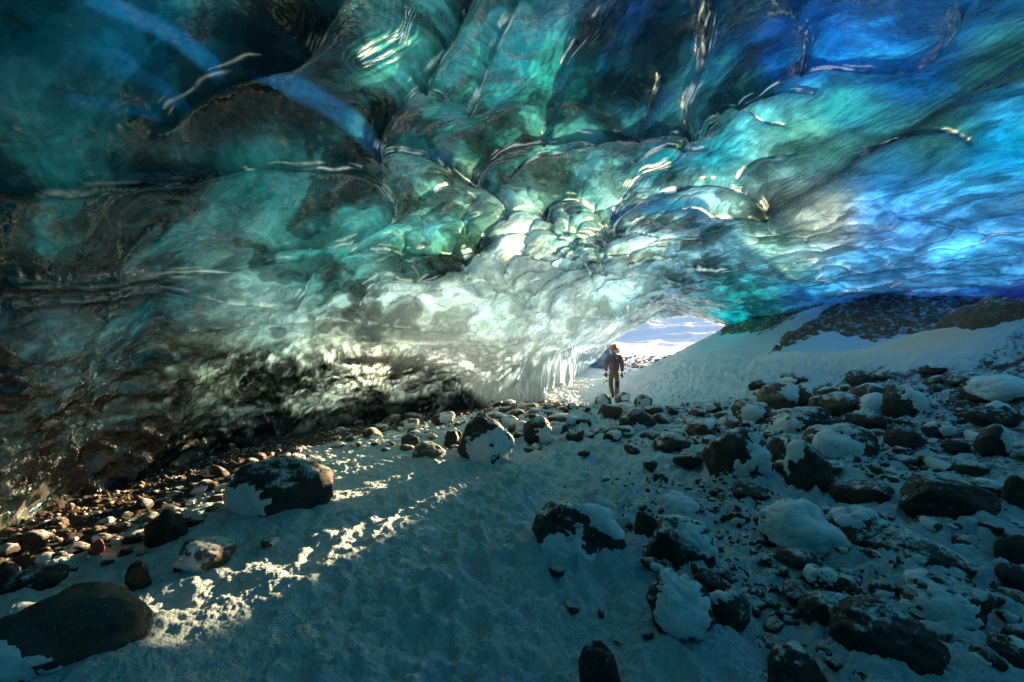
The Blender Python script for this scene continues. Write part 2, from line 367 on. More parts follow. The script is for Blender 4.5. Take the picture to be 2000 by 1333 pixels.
def mat_rock(name, c0, c1, rough=.62, spec=.35, dust=0):
    m, nt = newmat(name); b = NB(nt)
    tc = b.n("ShaderNodeTexCoord").outputs['Object']; oi = b.n("ShaderNodeObjectInfo").outputs['Random']
    v = b.n("ShaderNodeVectorMath", {0: tc, 1: b.n("ShaderNodeCombineXYZ", {0: b.math('MULTIPLY', oi, 37), 1: 0, 2: 0}).outputs[0]}, operation='ADD').outputs[0]
    a = b.noise(v, 9, 7, .65).outputs['Fac']; f = b.noise(v, 75, 4, .7).outputs['Fac']
    c = b.mix(b.ramp(a, [(.3, 0.0), (.7, 1.0)]), c0, c1)
    c = b.mix(b.ramp(f, [(.35, .0), (.8, .55)]), c, tuple(min(1, q * 2.2) for q in c1))
    c = b.mix(b.math('MULTIPLY', b.math('GREATER_THAN', b.noise(v, 55, 2, .5).outputs['Fac'], .73), .8), c, (.55, .57, .58))
    c = b.mix(b.math('MULTIPLY', oi, .5), c, b.mix(1.0, c, (1.25, 1.0, .75), 'MULTIPLY'))
    if dust:
        nz = b.n("ShaderNodeSeparateXYZ", {0: b.n("ShaderNodeNewGeometry").outputs['Normal']}).outputs[2]
        wn_ = b.n("ShaderNodeNewGeometry").outputs['Position']
        d1 = b.noise(wn_, 7, 6, .68).outputs['Fac']; d2 = b.noise(wn_, 45, 4, .7).outputs['Fac']
        dd = b.math('ADD', b.math('MULTIPLY', nz, .30), b.math('ADD', b.math('MULTIPLY', d1, .75), b.math('MULTIPLY', d2, .45)))
        c = b.mix(b.n("ShaderNodeMapRange", {0: dd, 1: .83 - dust, 2: .95 - dust}).outputs[0], c, (.68, .72, .73))
    b1 = b.n("ShaderNodeBump", {'Height': a, 'Distance': .03, 'Strength': .7})
    b2 = b.n("ShaderNodeBump", {'Height': f, 'Distance': .006, 'Strength': .9, 'Normal': b1.outputs[0]})
    p = b.n("ShaderNodeBsdfPrincipled", {'Base Color': c, 'Roughness': rough, 'Normal': b2.outputs[0]})
    p.inputs['Specular IOR Level'].default_value = spec
    b.out(p.outputs[0]); return m
def mat_plain(name, c, rough=.6, scale=40, bump=.3, dist=.004):
    m, nt = newmat(name); b = NB(nt)
    tc = b.n("ShaderNodeTexCoord").outputs['Object']; f = b.noise(tc, scale, 4, .6).outputs['Fac']
    cc = b.mix(f, tuple(q * .75 for q in c), tuple(min(1, q * 1.25) for q in c))
    bb = b.n("ShaderNodeBump", {'Height': f, 'Distance': dist, 'Strength': bump})
    p = b.n("ShaderNodeBsdfPrincipled", {'Base Color': cc, 'Roughness': rough, 'Normal': bb.outputs[0]})
    b.out(p.outputs[0]); return m
M = dict(ice=mat_ice(), snow=mat_snow(), rock=mat_rock("basalt", (.012, .011, .010), (.055, .044, .035), dust=.035), bare=mat_rock("bare_basalt", (.010, .009, .009), (.042, .034, .028), dust=-.05),
         rock2=mat_rock("brown_stone", (.035, .025, .017), (.13, .09, .058), dust=.05), smooth=mat_rock("smooth_stone", (.03, .027, .024), (.075, .066, .055), .55),
         red=mat_rock("red_stone", (.25, .05, .02), (.5, .13, .06)), rubble=mat_rock("rubble", (.03, .02, .014), (.20, .115, .07), .85, dust=-.02))

# ---------------------------------------------------------------- the boulders of the survey
B = [  # cx, base y, width, height, snow, stone, label, nick
 (128,1322,285,165,'k','smooth',"large smooth oval boulder in the near left corner, snow on its lower left","the oval boulder",-14,.6,.3),
 (553,1012,192,122,'L','rock',"big angular dark boulder on the left with a snow patch on its left foot","the angular left boulder",6,.7,.9),
 (402,1112,108,60,'l','rock2',"flat-topped low stone half sunk in snow below the angular left boulder","the flat stone",0,.8,.8),
 (325,1060,72,62,'','rock',"dark jagged stone between the flat-topped stone and the left shore","the dark jagged stone",0,.8,.9),
 (432,1008,58,28,'','rock2',"small flat stone touching the big angular left boulder","the sunlit flat stone",0,.8,.8),
 (190,1076,22,24,'','red',"small bright orange-red stone on the left snow strip","the red stone",0,.9,.8),
 (10,1132,38,36,'','smooth',"pale rounded stone cut by the left edge of the picture","the pale edge stone",0,.9,.4),
 (66,1152,105,40,'','rock',"long dark low stone behind the oval boulder at the left edge","the long low stone",4,.7,.7),
 (270,1148,42,50,'','rock',"upright little brown stone in the snow mound right of the oval boulder","the upright little stone",0,.8,.7),
 (528,1070,36,24,'r','rock2',"small stone peeping out of snow under the big angular left boulder","the peeping stone",0,.9,.7),
 (948,908,114,102,'fr','rock',"round boulder left of centre with a large snow patch on its face","the snow-faced centre boulder",4,.8,.6),
 (838,896,66,34,'','rock2',"low brown stone just left of the snow-faced centre boulder","the low brown stone",0,.8,.7),
 (802,872,38,24,'','rock',"small dark stone on the ridge left of the low brown stone","the small ridge stone",0,.8,.8),
 (882,872,30,30,'','rock',"pointed dark stone at the left shoulder of the snow-faced centre boulder","the pointed stone",0,.8,.9),
 (1050,862,60,48,'r','rock',"angular dark stone right of the snow-faced centre boulder","the angular ridge stone",-8,.8,.9),
 (1100,834,62,24,'r','rock2',"long low brown stone on the ridge above the angular ridge stone","the long ridge stone",0,.8,.7),
 (1192,814,52,22,'','rock2',"blocky brown stone in front of the standing person","the blocky brown stone",0,.8,.9),
 (1178,792,34,24,'f','rock2',"round stone ringed brown with a snow face, at the left foot of the person","the ringed stone",0,.8,.4),
 (1216,786,32,20,'r','rock2',"tilted brown stone directly at the person's feet","the tilted stone",16,.8,.8),
 (1256,800,36,28,'f','rock2',"round snow-faced stone right of the person at the foot of the drift","the drift-foot stone",0,.8,.5),
 (1245,838,72,40,'u','rock',"dark dome-shaped boulder on the ridge below the person","the dark dome stone",0,.8,.5),
 (1098,806,26,12,'','rock2',"small flat sunlit stone on the crest left of the person","the crest stone",0,.8,.8),
 (1275,808,40,14,'','rock2',"flat brown stone with bright edge right of the dark dome stone","the flat bright stone",0,.8,.8),
 (1370,850,62,32,'t','rock2',"brown stone with a glowing sunlit edge, above the great round boulder","the glowing stone",8,.8,.7),
 (1466,824,74,40,'f','rock2',"arched brown stone with snow beneath, left of the white-capped block","the arched stone",0,.8,.7),
 (1311,880,74,32,'c','rock',"low stone with a sunlit snowy top, left of the great round boulder","the snowy-topped stone",0,.8,.7),
 (1440,947,132,110,'ur','rock',"great round boulder right of centre with a jagged snow patch low on its front","the great round boulder",3,.85,.5),
 (1518,900,36,52,'','rock2',"small stacked brown stone wedged right of the great round boulder","the wedged stone",0,.9,.8),
 (1580,970,88,102,'q','rock',"tall leaning dark boulder right of the great round boulder","the tall leaning boulder",14,.8,.8),
 (1640,906,132,76,'f','rock',"broad dark boulder with an oval snow field on its face","the broad boulder",0,.8,.5),
 (1468,984,80,38,'','rock',"flat dark slab in the snow beneath the great round boulder","the flat slab",0,.8,.7),
 (1682,992,108,48,'','rock',"wide flat dark boulder below the broad boulder","the wide flat boulder",0,.8,.6),
 (1852,1024,148,80,'','rock',"dark pyramid-shaped boulder on the right slope","the pyramid boulder",0,.8,.9),
 (1128,1098,190,112,'tu','rock',"large boulder with dark left shoulder, snow on its back and a snow apron in front","the aproned boulder",-10,.75,.8),
 (1262,1042,46,42,'','rock',"small dark stone right of the aproned boulder","the small neighbour stone",0,.8,.7),
 (1326,1014,98,50,'Fr','rock',"low snow-crusted stone with a dark left edge, above the angular black boulder","the crusted stone",0,.8,.7),
 (1330,1114,136,96,'t','rock',"angular black boulder with a lump of ice at its foot","the angular black boulder",-8,.8,1.0),
 (1560,1074,162,92,'Fc','rock',"boulder almost buried under a hump of snow","the snow hump",0,.8,.6),
 (1692,1084,142,82,'q','rock',"round dark boulder leaning on the snow hump","the round dark boulder",0,.8,.6),
 (1802,1124,186,74,'u','rock',"long black arched boulder on the right","the long arched boulder",-4,.7,.6),
 (1776,1142,90,40,'','rock2',"low brown stone tucked under the long arched boulder","the tucked stone",0,.8,.6),
 (1557,1108,86,26,'','rock',"low dark stone in the snow below the snow hump","the low dark stone",0,.8,.8),
 (1622,1162,106,52,'q','rock',"dark stone with a snow streak across it, above the big black slab","the streaked stone",0,.8,.8),
 (1330,1244,138,108,'Fq','rock',"snow-plastered boulder with black ends, below the angular black boulder","the plastered boulder",-20,.8,.8),
 (1384,1162,62,46,'','rock',"dark stone squeezed between the angular black boulder and the plastered boulder","the squeezed stone",0,.8,.7),
 (1424,1216,76,56,'q','rock',"dark rough stone right of the plastered boulder","the rough stone",0,.8,.8),
 (1614,1218,94,62,'tc','rock',"wedge-shaped stone with snow on top, left above the big black slab","the wedge stone",-16,.8,.9),
 (1730,1310,190,116,'','rock',"big bare black five-sided boulder near the bottom right","the big black slab",-6,.75,.8),
 (1848,1222,150,92,'fq','rock',"snow-covered peaked boulder right of the big black slab","the peaked boulder",8,.8,.9),
 (1980,1316,80,66,'t','rock',"dark boulder cut by the right edge near the bottom corner","the corner boulder",0,.8,.6),
 (1560,1372,108,96,'u','rock',"dark boulder cut by the bottom edge, left of the big black slab","the bottom boulder",0,.8,.5),
 (1172,1352,84,84,'','rock',"narrow upright dark stone at the bottom edge below the aproned boulder","the narrow stone",0,.8,.8),
 (1990,990,52,58,'','rock',"dark boulder cut by the right edge beside the pyramid boulder","the right edge boulder",0,.8,.6),
 (1984,1100,60,52,'','rock',"dark boulder at the right edge beyond the long arched boulder","the far edge boulder",0,.8,.6),
 (1988,1160,66,54,'','rock',"rounded dark boulder at the right edge above the peaked boulder","the rounded edge boulder",0,.8,.6),
 (1682,757,52,26,'','rock',"low dark stone at the foot of the long snow bank","the bank-foot stone",0,.8,.7),
 (1455,800,40,20,'c','rock2',"small stone where the snow bank meets the ridge","the bank-toe stone",0,.8,.7),
 (1520,797,76,46,'s','rock2',"blocky brown stone with a slope of snow on its right, under the snow bank","the white-capped block",6,.8,.9),
 (1572,788,40,36,'t','rock2',"round brown stone right of the white-capped block","the round brown stone",0,.8,.5),
 (1598,802,30,28,'','rock2',"reddish brown stone below the round brown stone","the reddish stone",0,.8,.6),
 (1643,806,78,38,'','rock2',"rough orange-brown slab on the ridge under the snow bank","the orange-brown slab",-10,.8,.9),
 (1564,850,112,54,'l','rock',"wide stone with a brightly sunlit left rim and snow on its face","the bright-rimmed stone",0,.8,.7),
 (1704,784,66,32,'','rock2',"low brown-grey boulder right of the orange-brown slab","the brown-grey boulder",0,.8,.6),
 (1708,810,56,40,'F','rock',"stone wholly plastered with smooth snow, below the brown-grey boulder","the smooth white stone",0,.8,.5),
 (1766,812,72,54,'s','rock',"black boulder with a long snow tail on its right side","the snow-tailed boulder",0,.8,.8),
 (1888,756,74,28,'r','rock',"low dark stone with snow front on the upper right slope","the upper slope stone",0,.8,.7),
 (1946,788,110,46,'F','rock',"large snow-covered boulder on the upper right slope","the white slope boulder",0,.8,.7),
 (1938,834,86,44,'c','rock',"wide black boulder under the white slope boulder","the wide black boulder",0,.8,.7),
 (1990,768,36,28,'','rock',"dark round boulder at the right edge of the upper slope","the upper edge boulder",0,.8,.5),
 (1766,880,66,42,'','rock',"dark egg-shaped stone on the middle right slope","the egg stone",0,.8,.5),
 (1938,884,52,56,'s','rock',"dark round boulder with snow on its right, middle right slope","the round slope boulder",0,.8,.5),
 (1866,882,44,22,'','rock',"small oval dark stone left of the round slope boulder","the oval stone",0,.8,.5),
 (1822,732,46,13,'c','rock',"flat dark stone in the snow at the top of the right slope","the top slope stone",0,.8,.7),
 (1724,742,30,14,'','rock2',"tiny dark stone at the foot of the snow bank, left of the top slope stone","the tiny bank stone",0,.8,.7),
 (1690,840,70,36,'c','rock',"dark snow-topped stone right of the broad boulder","the snow-topped stone",0,.8,.7),
 (1835,850,56,28,'r','rock',"low dark stone with snow front between the snow-tailed boulder and the wide black boulder","the in-between stone",0,.8,.7),
 (1625,840,56,24,'','rock',"low dark stone just above the broad boulder","the low upper stone",0,.8,.7),
 (1440,858,40,20,'','rock2',"little brown stone behind the great round boulder","the little brown stone",0,.8,.7),
 (1345,910,60,26,'','rock',"flat dark stone left of the great round boulder","the flat left neighbour",0,.8,.7),
 (1270,918,28,18,'','rock',"small dark stone in open snow between the ridge and the aproned boulder","the open snow stone",0,.8,.7),
 (1290,942,30,18,'','rock',"small dark wedge in open snow, left below the flat dark stone","the snow wedge",0,.8,.9),
]
def walk(cx, by, lo=1.6, hi=24):
    """follow a sight line to the ground"""
    ds = np.geomspace(lo, hi, 500); pts = np.array([at(cx, by, d) for d in ds]); g = ground_base(pts[:, 0], pts[:, 1])
    return pts[np.argmax(pts[:, 2] <= g + .02)]
SPOT = []
for row in B:
    x_, y_, z_ = walk(row[0], row[1]); D_ = math.hypot(x_, y_); dep_ = row[2] * y_ / FOC * row[9]
    SPOT.append((x_, y_, z_, x_ + dep_ * .42 * x_ / D_, y_ + dep_ * .42 * y_ / D_))
SEAT = [float(ground_base(q[3], q[4])[0]) for q in SPOT]
for row, q in zip(B, SPOT):
    if row[2] > 60 and row[1] > 840: MOUNDS.append((q[3] - .1 * q[3] / q[4], q[4] - .12, row[2] * q[1] / FOC * .55))
# ---------------------------------------------------------------- snow ground
def build_ground():
    th = np.concatenate([np.linspace(R_(-53), R_(53), int(1050 * RES), endpoint=False), np.linspace(R_(53), R_(307), 130, endpoint=False)])
    rs = np.concatenate([[.01, .4, .9], np.geomspace(1.35, 34, int(760 * RES)), np.geomspace(34.6, 420, 90)])
    x, y, F = polar(rs, th)
    g = ground_base(x, y); n, drift = snow_lumps(x, y, g); z = g + n
    P = np.stack([x, y, z], 1)
    # dirt: stony shore along the left ice wall, patchy slope at right, gravel flat outside
    r = np.hypot(x, y)
    shore = seg_d(x, y, [(-4.3, 2.2), (-4.0, 3.9), (-4.0, 7.2), (-2.2, 10.2), (1.0, 13.6)])
    dirt = .72 * (1 - sst(.2, 1.3, shore)) + .12
    slope = sst(1.8, 4.5, x - .1 * y) * (1 - drift) * (1 - sst(9, 10.5, y))
    dirt = np.maximum(dirt, .56 * slope)
    u, v = bearing(P)
    dirt = np.maximum(dirt, .52 * np.exp(-((v - 712) / 22) ** 2) * sst(19, 23, r) * (1 - sst(60, 90, r)))
    dirt = np.maximum(dirt, .44 * (1 - sst(.3, 1.2, seg_d(x, y, [(-1.5, 9.2), (1.5, 9.6), (4, 9)]))))
    terr = np.maximum(0, np.sin(r * .16 + .6 * fbm(P * .05, 2, 8))) ** 6
    dirt = np.where(r > 42, .40 + .40 * fbm(P * np.array([.07, .16, .3]), 5, 91, .6) + .10 * terr, dirt) - drift * .3
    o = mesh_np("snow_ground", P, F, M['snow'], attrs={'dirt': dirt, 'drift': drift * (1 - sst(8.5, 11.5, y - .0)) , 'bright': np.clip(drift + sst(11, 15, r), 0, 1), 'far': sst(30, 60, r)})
    tag(o, kind='structure')
build_ground()

# ---------------------------------------------------------------- the ice roof
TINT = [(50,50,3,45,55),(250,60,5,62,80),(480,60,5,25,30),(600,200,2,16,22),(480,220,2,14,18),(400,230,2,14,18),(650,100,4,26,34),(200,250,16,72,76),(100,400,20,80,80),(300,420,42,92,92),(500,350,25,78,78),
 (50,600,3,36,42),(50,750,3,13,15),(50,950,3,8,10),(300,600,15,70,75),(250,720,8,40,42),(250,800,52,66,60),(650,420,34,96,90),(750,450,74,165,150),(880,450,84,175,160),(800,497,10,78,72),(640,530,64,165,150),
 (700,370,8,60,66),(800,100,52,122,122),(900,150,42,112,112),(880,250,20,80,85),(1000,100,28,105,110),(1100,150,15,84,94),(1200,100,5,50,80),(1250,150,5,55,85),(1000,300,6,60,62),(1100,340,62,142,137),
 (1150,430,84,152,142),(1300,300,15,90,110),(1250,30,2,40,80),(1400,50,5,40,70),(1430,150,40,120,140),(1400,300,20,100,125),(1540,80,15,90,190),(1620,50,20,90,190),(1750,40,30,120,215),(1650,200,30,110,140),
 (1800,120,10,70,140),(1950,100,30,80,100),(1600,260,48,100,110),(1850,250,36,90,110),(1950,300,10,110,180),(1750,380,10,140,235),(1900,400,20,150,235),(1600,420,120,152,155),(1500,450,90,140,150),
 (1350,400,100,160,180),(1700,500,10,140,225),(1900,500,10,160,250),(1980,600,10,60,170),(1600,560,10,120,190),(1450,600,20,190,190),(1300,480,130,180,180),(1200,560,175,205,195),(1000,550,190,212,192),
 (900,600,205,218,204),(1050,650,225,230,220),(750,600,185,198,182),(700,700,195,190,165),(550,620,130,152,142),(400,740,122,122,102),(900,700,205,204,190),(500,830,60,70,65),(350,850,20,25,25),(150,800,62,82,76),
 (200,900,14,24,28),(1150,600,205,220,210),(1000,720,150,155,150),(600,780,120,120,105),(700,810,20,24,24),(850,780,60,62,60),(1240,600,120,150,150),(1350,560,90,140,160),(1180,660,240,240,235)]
BLUE = [([(180,0),(300,42),(392,88)],17), ([(480,105),(560,148),(640,200),(720,258)],22), ([(140,125),(200,118),(280,132),(312,150)],13), ([(130,182),(190,188),(260,186)],13),
        ([(850,290),(905,325),(930,335)],9), ([(165,90),(230,95),(252,118)],9), ([(1200,395),(1280,390),(1370,395)],14)]
RIDGES = [  # (polyline in photo bearings, drop in m, half width in m)
 ([(650,-40),(620,20),(590,60),(540,80),(450,92),(400,112),(330,150),(285,188)],.20,.10),
 ([(905,-30),(870,50),(820,115),(790,150),(760,190),(735,240),(725,272)],.17,.07),
 ([(725,272),(780,272),(835,292),(885,322),(940,340),(975,370),(985,402),(945,440),(900,470),(820,478),(720,480),(640,492),(600,515),(578,560),(560,585)],.15,.07),
 ([(820,115),(850,140),(866,160)],.10,.05),
 ([(925,325),(960,290),(1010,262),(1060,238),(1080,246),(1130,236),(1170,240),(1250,226),(1350,228),(1358,252)],.17,.09),
 ([(1060,238),(1075,170),(1100,100),(1150,30),(1190,-30)],.10,.09),
 ([(1335,240),(1332,160),(1360,90),(1388,-20)],.12,.07),
 ([(0,352),(150,346),(350,325),(500,306),(620,310),(700,325),(750,360),(768,400),(740,430),(680,452),(600,468),(510,474)],.14,.06),
 ([(0,540),(150,546),(300,532),(420,520),(580,500)],.08,.05),
 ([(688,592),(700,560),(730,537),(800,530),(880,506),(905,490)],.15,.07),
 ([(985,402),(1050,400),(1100,430),(1150,442),(1180,430)],.13,.07),
 ([(1060,400),(1090,372),(1140,380),(1180,425),(1160,470),(1180,520)],.12,.07),
 ([(1180,430),(1230,380),(1300,356),(1400,350),(1480,372),(1492,400),(1390,400)],.16,.09),
 ([(1492,396),(1600,345),(1700,262),(1850,175),(2010,70)],.14,.22),
 ([(1400,192),(1500,142),(1560,92),(1575,40),(1560,-20)],.12,.10),
 ([(1560,92),(1620,96),(1700,96),(1790,92),(1850,45),(1885,-20)],.12,.09),
 ([(1400,192),(1340,240),(1320,300),(1240,330),(1190,400)],.08,.08),
 ([(930,470),(990,520),(1000,570),(1060,600)],.12,.08), ([(800,-20),(780,60),(700,110)],.04,.1),
 ([(1700,262),(1780,235),(1860,240),(1900,262)],.10,.09), ([(1440,180),(1520,165),(1590,170)],.09,.07)]
RIDGES += [(l, .075, .04) for l in (
 [(0,585),(150,575),(300,562),(450,585),(600,600)], [(700,588),(760,562),(850,560),(930,532),(1000,545),(1080,520)], [(350,642),(600,622),(850,642),(1050,622)],
 [(1000,335),(1040,300),(1100,272),(1165,246)], [(1100,440),(1140,500),(1165,565)], [(1180,520),(1280,500),(1400,520),(1500,500)], [(1210,445),(1260,405),(1350,392),(1430,412)],
 [(1000,-10),(960,80),(930,160),(912,200)], [(1430,180),(1480,232),(1535,245)], [(1240,300),(1300,270),(1380,285)], [(930,620),(1050,600),(1180,612),(1260,590)], [(820,380),(880,352),(930,372)],
 [(1440,340),(1480,300),(1550,290)], [(1280,110),(1262,180),(1240,225)], [(560,640),(720,660),(900,668),(1040,660)], [(1000,480),(1060,470),(1130,490)])]
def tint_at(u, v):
    """ice colour and density with the seen light painted in, blended between roof spots"""
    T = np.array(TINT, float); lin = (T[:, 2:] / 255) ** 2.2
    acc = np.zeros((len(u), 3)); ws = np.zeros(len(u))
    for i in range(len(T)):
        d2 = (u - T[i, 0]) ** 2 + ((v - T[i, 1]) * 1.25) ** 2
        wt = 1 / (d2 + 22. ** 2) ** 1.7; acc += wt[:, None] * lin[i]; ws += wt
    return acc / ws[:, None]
def ceiling_mesh():
    th = np.concatenate([np.linspace(R_(-55), R_(55), int(1020 * RES), endpoint=False), np.linspace(R_(55), R_(305), 100, endpoint=False)])
    rs = np.concatenate([[.01, .3, .6, .9, 1.2, 1.5, 1.8], np.geomspace(2.0, 2.3, int(60 * RES), endpoint=False), np.geomspace(2.3, 6.5, int(950 * RES), endpoint=False), np.geomspace(6.5, 14, int(430 * RES), endpoint=False), np.geomspace(14, 31, int(170 * RES))])
    x, y, F = polar(rs, th)
    z = Ct(x, y); g = ground_base(x, y); sd = poly_sd(x, y, MOUTH)
    z = np.minimum(z, 4.9); hh = z - g
    z = np.where(hh > 0, z + (.25 + .85 * sst(11, 14, y)) * (1 - sst(3.2, 5.2, x)) * (1 - np.exp(-np.maximum(hh, 0) / .2)) * np.exp(-(hh / 1.3) ** 2) * sst(-9, -4, y), z)
    z = np.where(x < 5, np.maximum(z, -1.5), np.maximum(z, 1.0))
    z = z + 1.1 * np.clip(sd, 0, 2) ** 1.15
    keep_v = (sd < 1.6) & (z > g - 1.2)
    keep = keep_v[F].all(1); F = F[keep]
    V = np.stack([x, y, z], 1)
    V, F, _ = used_only(V, F, {}); 
    # base normals from the height field
    F = F[:, ::-1]
    e = .02; x, y = V[:, 0], V[:, 1]
    gx = (Ct(x + e, y) - Ct(x - e, y)) / (2 * e); gy = (Ct(x, y + e) - Ct(x, y - e)) / (2 * e)
    N = np.stack([gx, gy, -np.ones(len(x))], 1); N /= np.linalg.norm(N, axis=1)[:, None]     # points down, into the cave
    u, v = bearing(V); front = sst(.4, 1.0, y)
    wall = sst(.35, .8, 1 - np.abs(N[:, 2])) * (x < 3)                                        # steep left wall
    wall = np.maximum(wall, sst(640, 700, v) * (x < 6) * front)
    # domain warp
    wx = vnoise(V * .55, 101); wy = vnoise(V * .55, 102); wz = vnoise(V * .55, 103)
    W = V + .55 * np.stack([wx, wy, wz], 1) + .16 * np.stack([vnoise(V * 1.9, 104), vnoise(V * 1.9, 105), vnoise(V * 1.9, 106)], 1)
    busy = np.exp(-(((u - 1080) / 330) ** 2 + ((v - 520) / 130) ** 2)) * front
    busy = np.maximum(busy, .35 * sst(1200, 1500, u) * sst(330, 480, v) * front)
    # big bowls
    f1, f2 = voro(W * np.array([.62, .62, .62]) + 3.1, 201)
    D = .16 * (f1 ** 2) * (1 - .6 * wall) * .55
    # medium scallops
    W3 = W + .16 * np.stack([vnoise(V * 3.4, 111), vnoise(V * 3.4, 112), vnoise(V * 3.4, 113)], 1)
    f1, f2 = voro(W3 * np.array([1.05, .85, 1.05]), 202)
    eb1, eb2 = f1, f2
    D += (.13 * busy + .022) * (f1 ** 2 * 1.5) + .09 * busy * np.exp(-(f2 - f1) / .06)
    # wall: small crinkled scallops, drawn out sideways
    Wl = W @ np.array([[.8, -.6, 0], [.6, .8, 0], [0, 0, 1.]])
    f1, f2 = voro(Wl * np.array([3.4, 2.2, 5.0]), 203, wall > .01)
    D += .075 * wall * f1 ** 2 + .03 * wall * np.exp(-(f2 - f1) / .1)
    f1, f2b = voro(Wl * np.array([8., 5., 11.0]), 204, (wall > .01) | (busy > .05))
    crk = f1; crk2 = f2b - f1
    D += .034 * wall * f1 ** 2 + .008 * busy * f1
    D += .10 * fbm(V * .9, 3, 120) + .018 * fbm(W * np.array([5., 2.5, 5.]), 4, 121)
    # bulging roll of ice on the right-hand dome and flowing long swells
    D += .05 * np.sin(2.1 * (x * .5 - y * .9) + 3.0 * wx) * sst(1, 3, x)
    # the glassy ribs
    dpx = V[:, 1] / FOC                                                                       # metres per photo pixel at that distance
    rise = np.maximum(z_ := V[:, 2] - EYE, .2); 
    hilite = np.zeros(len(u))
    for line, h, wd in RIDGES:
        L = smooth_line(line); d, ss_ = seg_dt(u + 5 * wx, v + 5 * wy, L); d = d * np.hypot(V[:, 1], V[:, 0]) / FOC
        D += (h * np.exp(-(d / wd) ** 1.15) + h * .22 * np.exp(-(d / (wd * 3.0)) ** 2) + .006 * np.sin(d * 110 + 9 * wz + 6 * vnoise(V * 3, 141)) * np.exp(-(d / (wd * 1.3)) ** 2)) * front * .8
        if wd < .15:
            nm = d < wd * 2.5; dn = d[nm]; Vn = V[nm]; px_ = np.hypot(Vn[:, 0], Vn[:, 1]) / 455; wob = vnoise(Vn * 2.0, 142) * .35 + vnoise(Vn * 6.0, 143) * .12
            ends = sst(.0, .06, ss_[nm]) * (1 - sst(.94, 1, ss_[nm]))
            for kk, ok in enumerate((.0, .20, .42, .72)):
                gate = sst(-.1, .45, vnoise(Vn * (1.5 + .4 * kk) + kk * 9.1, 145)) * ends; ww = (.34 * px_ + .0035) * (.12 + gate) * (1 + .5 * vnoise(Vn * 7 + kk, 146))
                hilite[nm] = np.maximum(hilite[nm], (.85 - .12 * kk) * (1 - .45 * (1 - sst(200, 600, u[nm]))) * sst(0, .35, gate) * np.exp(-((dn - wd * (ok + wob * 1.3)) / ww) ** 2) * front[nm])
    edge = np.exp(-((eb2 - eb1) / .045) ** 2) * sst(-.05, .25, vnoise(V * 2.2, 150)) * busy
    hilite = np.maximum(hilite, .9 * edge) * sst(-.25, .2, fbm(V * 5, 3, 151))
    D = D * (1 - .7 * sst(12.5, 15, y) * sst(2.6, 1.6, V[:, 2])) - .10 * sst(13, 18, y)
    D = D * (1 - sst(-.5, 0, poly_sd(x, y, MOUTH)))
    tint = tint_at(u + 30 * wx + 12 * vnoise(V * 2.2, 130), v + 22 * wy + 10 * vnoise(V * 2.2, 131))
    blue = np.zeros(len(u))
    for line, wd in BLUE:
        blue = np.maximum(blue, np.exp(-(seg_d(u + 3 * wx, v + 3 * wy, smooth_line(line)) / wd) ** 5) * front * (.7 if wd == 13 else .95) * sst(-1.1, -.3, vnoise(V * 1.5, 160)))
    tint = tint * (1 - blue[:, None]) + blue[:, None] * np.array([.008, .12, .27])
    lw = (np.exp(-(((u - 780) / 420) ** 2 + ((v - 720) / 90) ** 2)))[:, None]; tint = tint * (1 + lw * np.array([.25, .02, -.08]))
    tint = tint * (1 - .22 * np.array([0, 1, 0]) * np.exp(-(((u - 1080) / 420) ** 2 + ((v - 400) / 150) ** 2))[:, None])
    seam = np.exp(-(seg_d(u + 6 * wx, v, smooth_line([(1480,392),(1560,372),(1640,322),(1700,272),(1780,228),(1860,180),(2010,110)])) / 20) ** 2) * front
    tint = tint * (1 - .8 * seam[:, None]) + .8 * seam[:, None] * np.array([.006, .012, .014])
    vw = hilite[:, None] * .9; tint = tint * (1 - vw) + vw * np.array([.70, .62, .50])      # painted highlight streaks, cream-white, in place of reflections on the ribs
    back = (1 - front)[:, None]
    tint = tint * (1 - back) + back * np.array([.003, .11, .18])  # unseen ice behind camera, set to pass extra teal light onto the floor
    clear = wall * 0
    W2 = V + .24 * np.stack([wx, wy, wz], 1) + .10 * np.stack([vnoise(V * 2.6, 107), vnoise(V * 2.6, 108), vnoise(V * 2.6, 109)], 1)
    c1 = fbm(W2 * np.array([1.0, .75, 1.2]) * 1.5 + 5, 5, 301, .55); c2 = fbm(Wl * np.array([1.0, 2.6, 2.2]) * 1.7 + 9 + .5 * np.stack([wz, wx, wy], 1), 6, 302, .6)
    st = fbm(np.stack([(V @ np.array([.6, .8, 0])) * .8 + .8 * wx, (V @ np.array([-.8, .6, 0])) * 9 + 2 * wy, V[:, 2] * 7], 1), 4, 303, .55)
    bands = np.interp(c1, [-.28, -.05, .02, .25], [.12, .5, 1.0, 1.45]) * np.interp(c2, [-.3, -.05, .05, .3], [.6, .85, 1.1, 1.35]) * (1 + .06 * st) * (1 + .16 * np.sin(c1 * 30))
    low = wall * sst(650, 720, v)
    bands = bands * (1 - low) + low * np.interp(c2 + .5 * c1 + .15, [-.03, .04, .3], [.02, .85, 1.6])
    bands = np.maximum(bands, .03)
    rt = .55 * sst(1380, 1600, u) * front; bands = bands * (1 - rt) + rt * (.95 + .5 * c2 + .25 * np.sin(c1 * 9))
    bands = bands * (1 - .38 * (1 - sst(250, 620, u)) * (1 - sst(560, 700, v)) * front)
    bands = bands * (1 - blue) + blue * (.85 + .4 * st + .4 * c2)
    Ds = D - .10 * fbm(V * .9, 3, 120); bands = bands * np.exp(-np.clip(Ds - .05, -.06, .25) * 4.0)      # thick ribs let less light through
    bands = bands * (1 - low * (1 - sst(.15, .9, V[:, 2] + .5 * c2 - .25 * sst(700, 1000, u))) * .9) * (1 - .55 * low * (1 - sst(250, 650, u)))
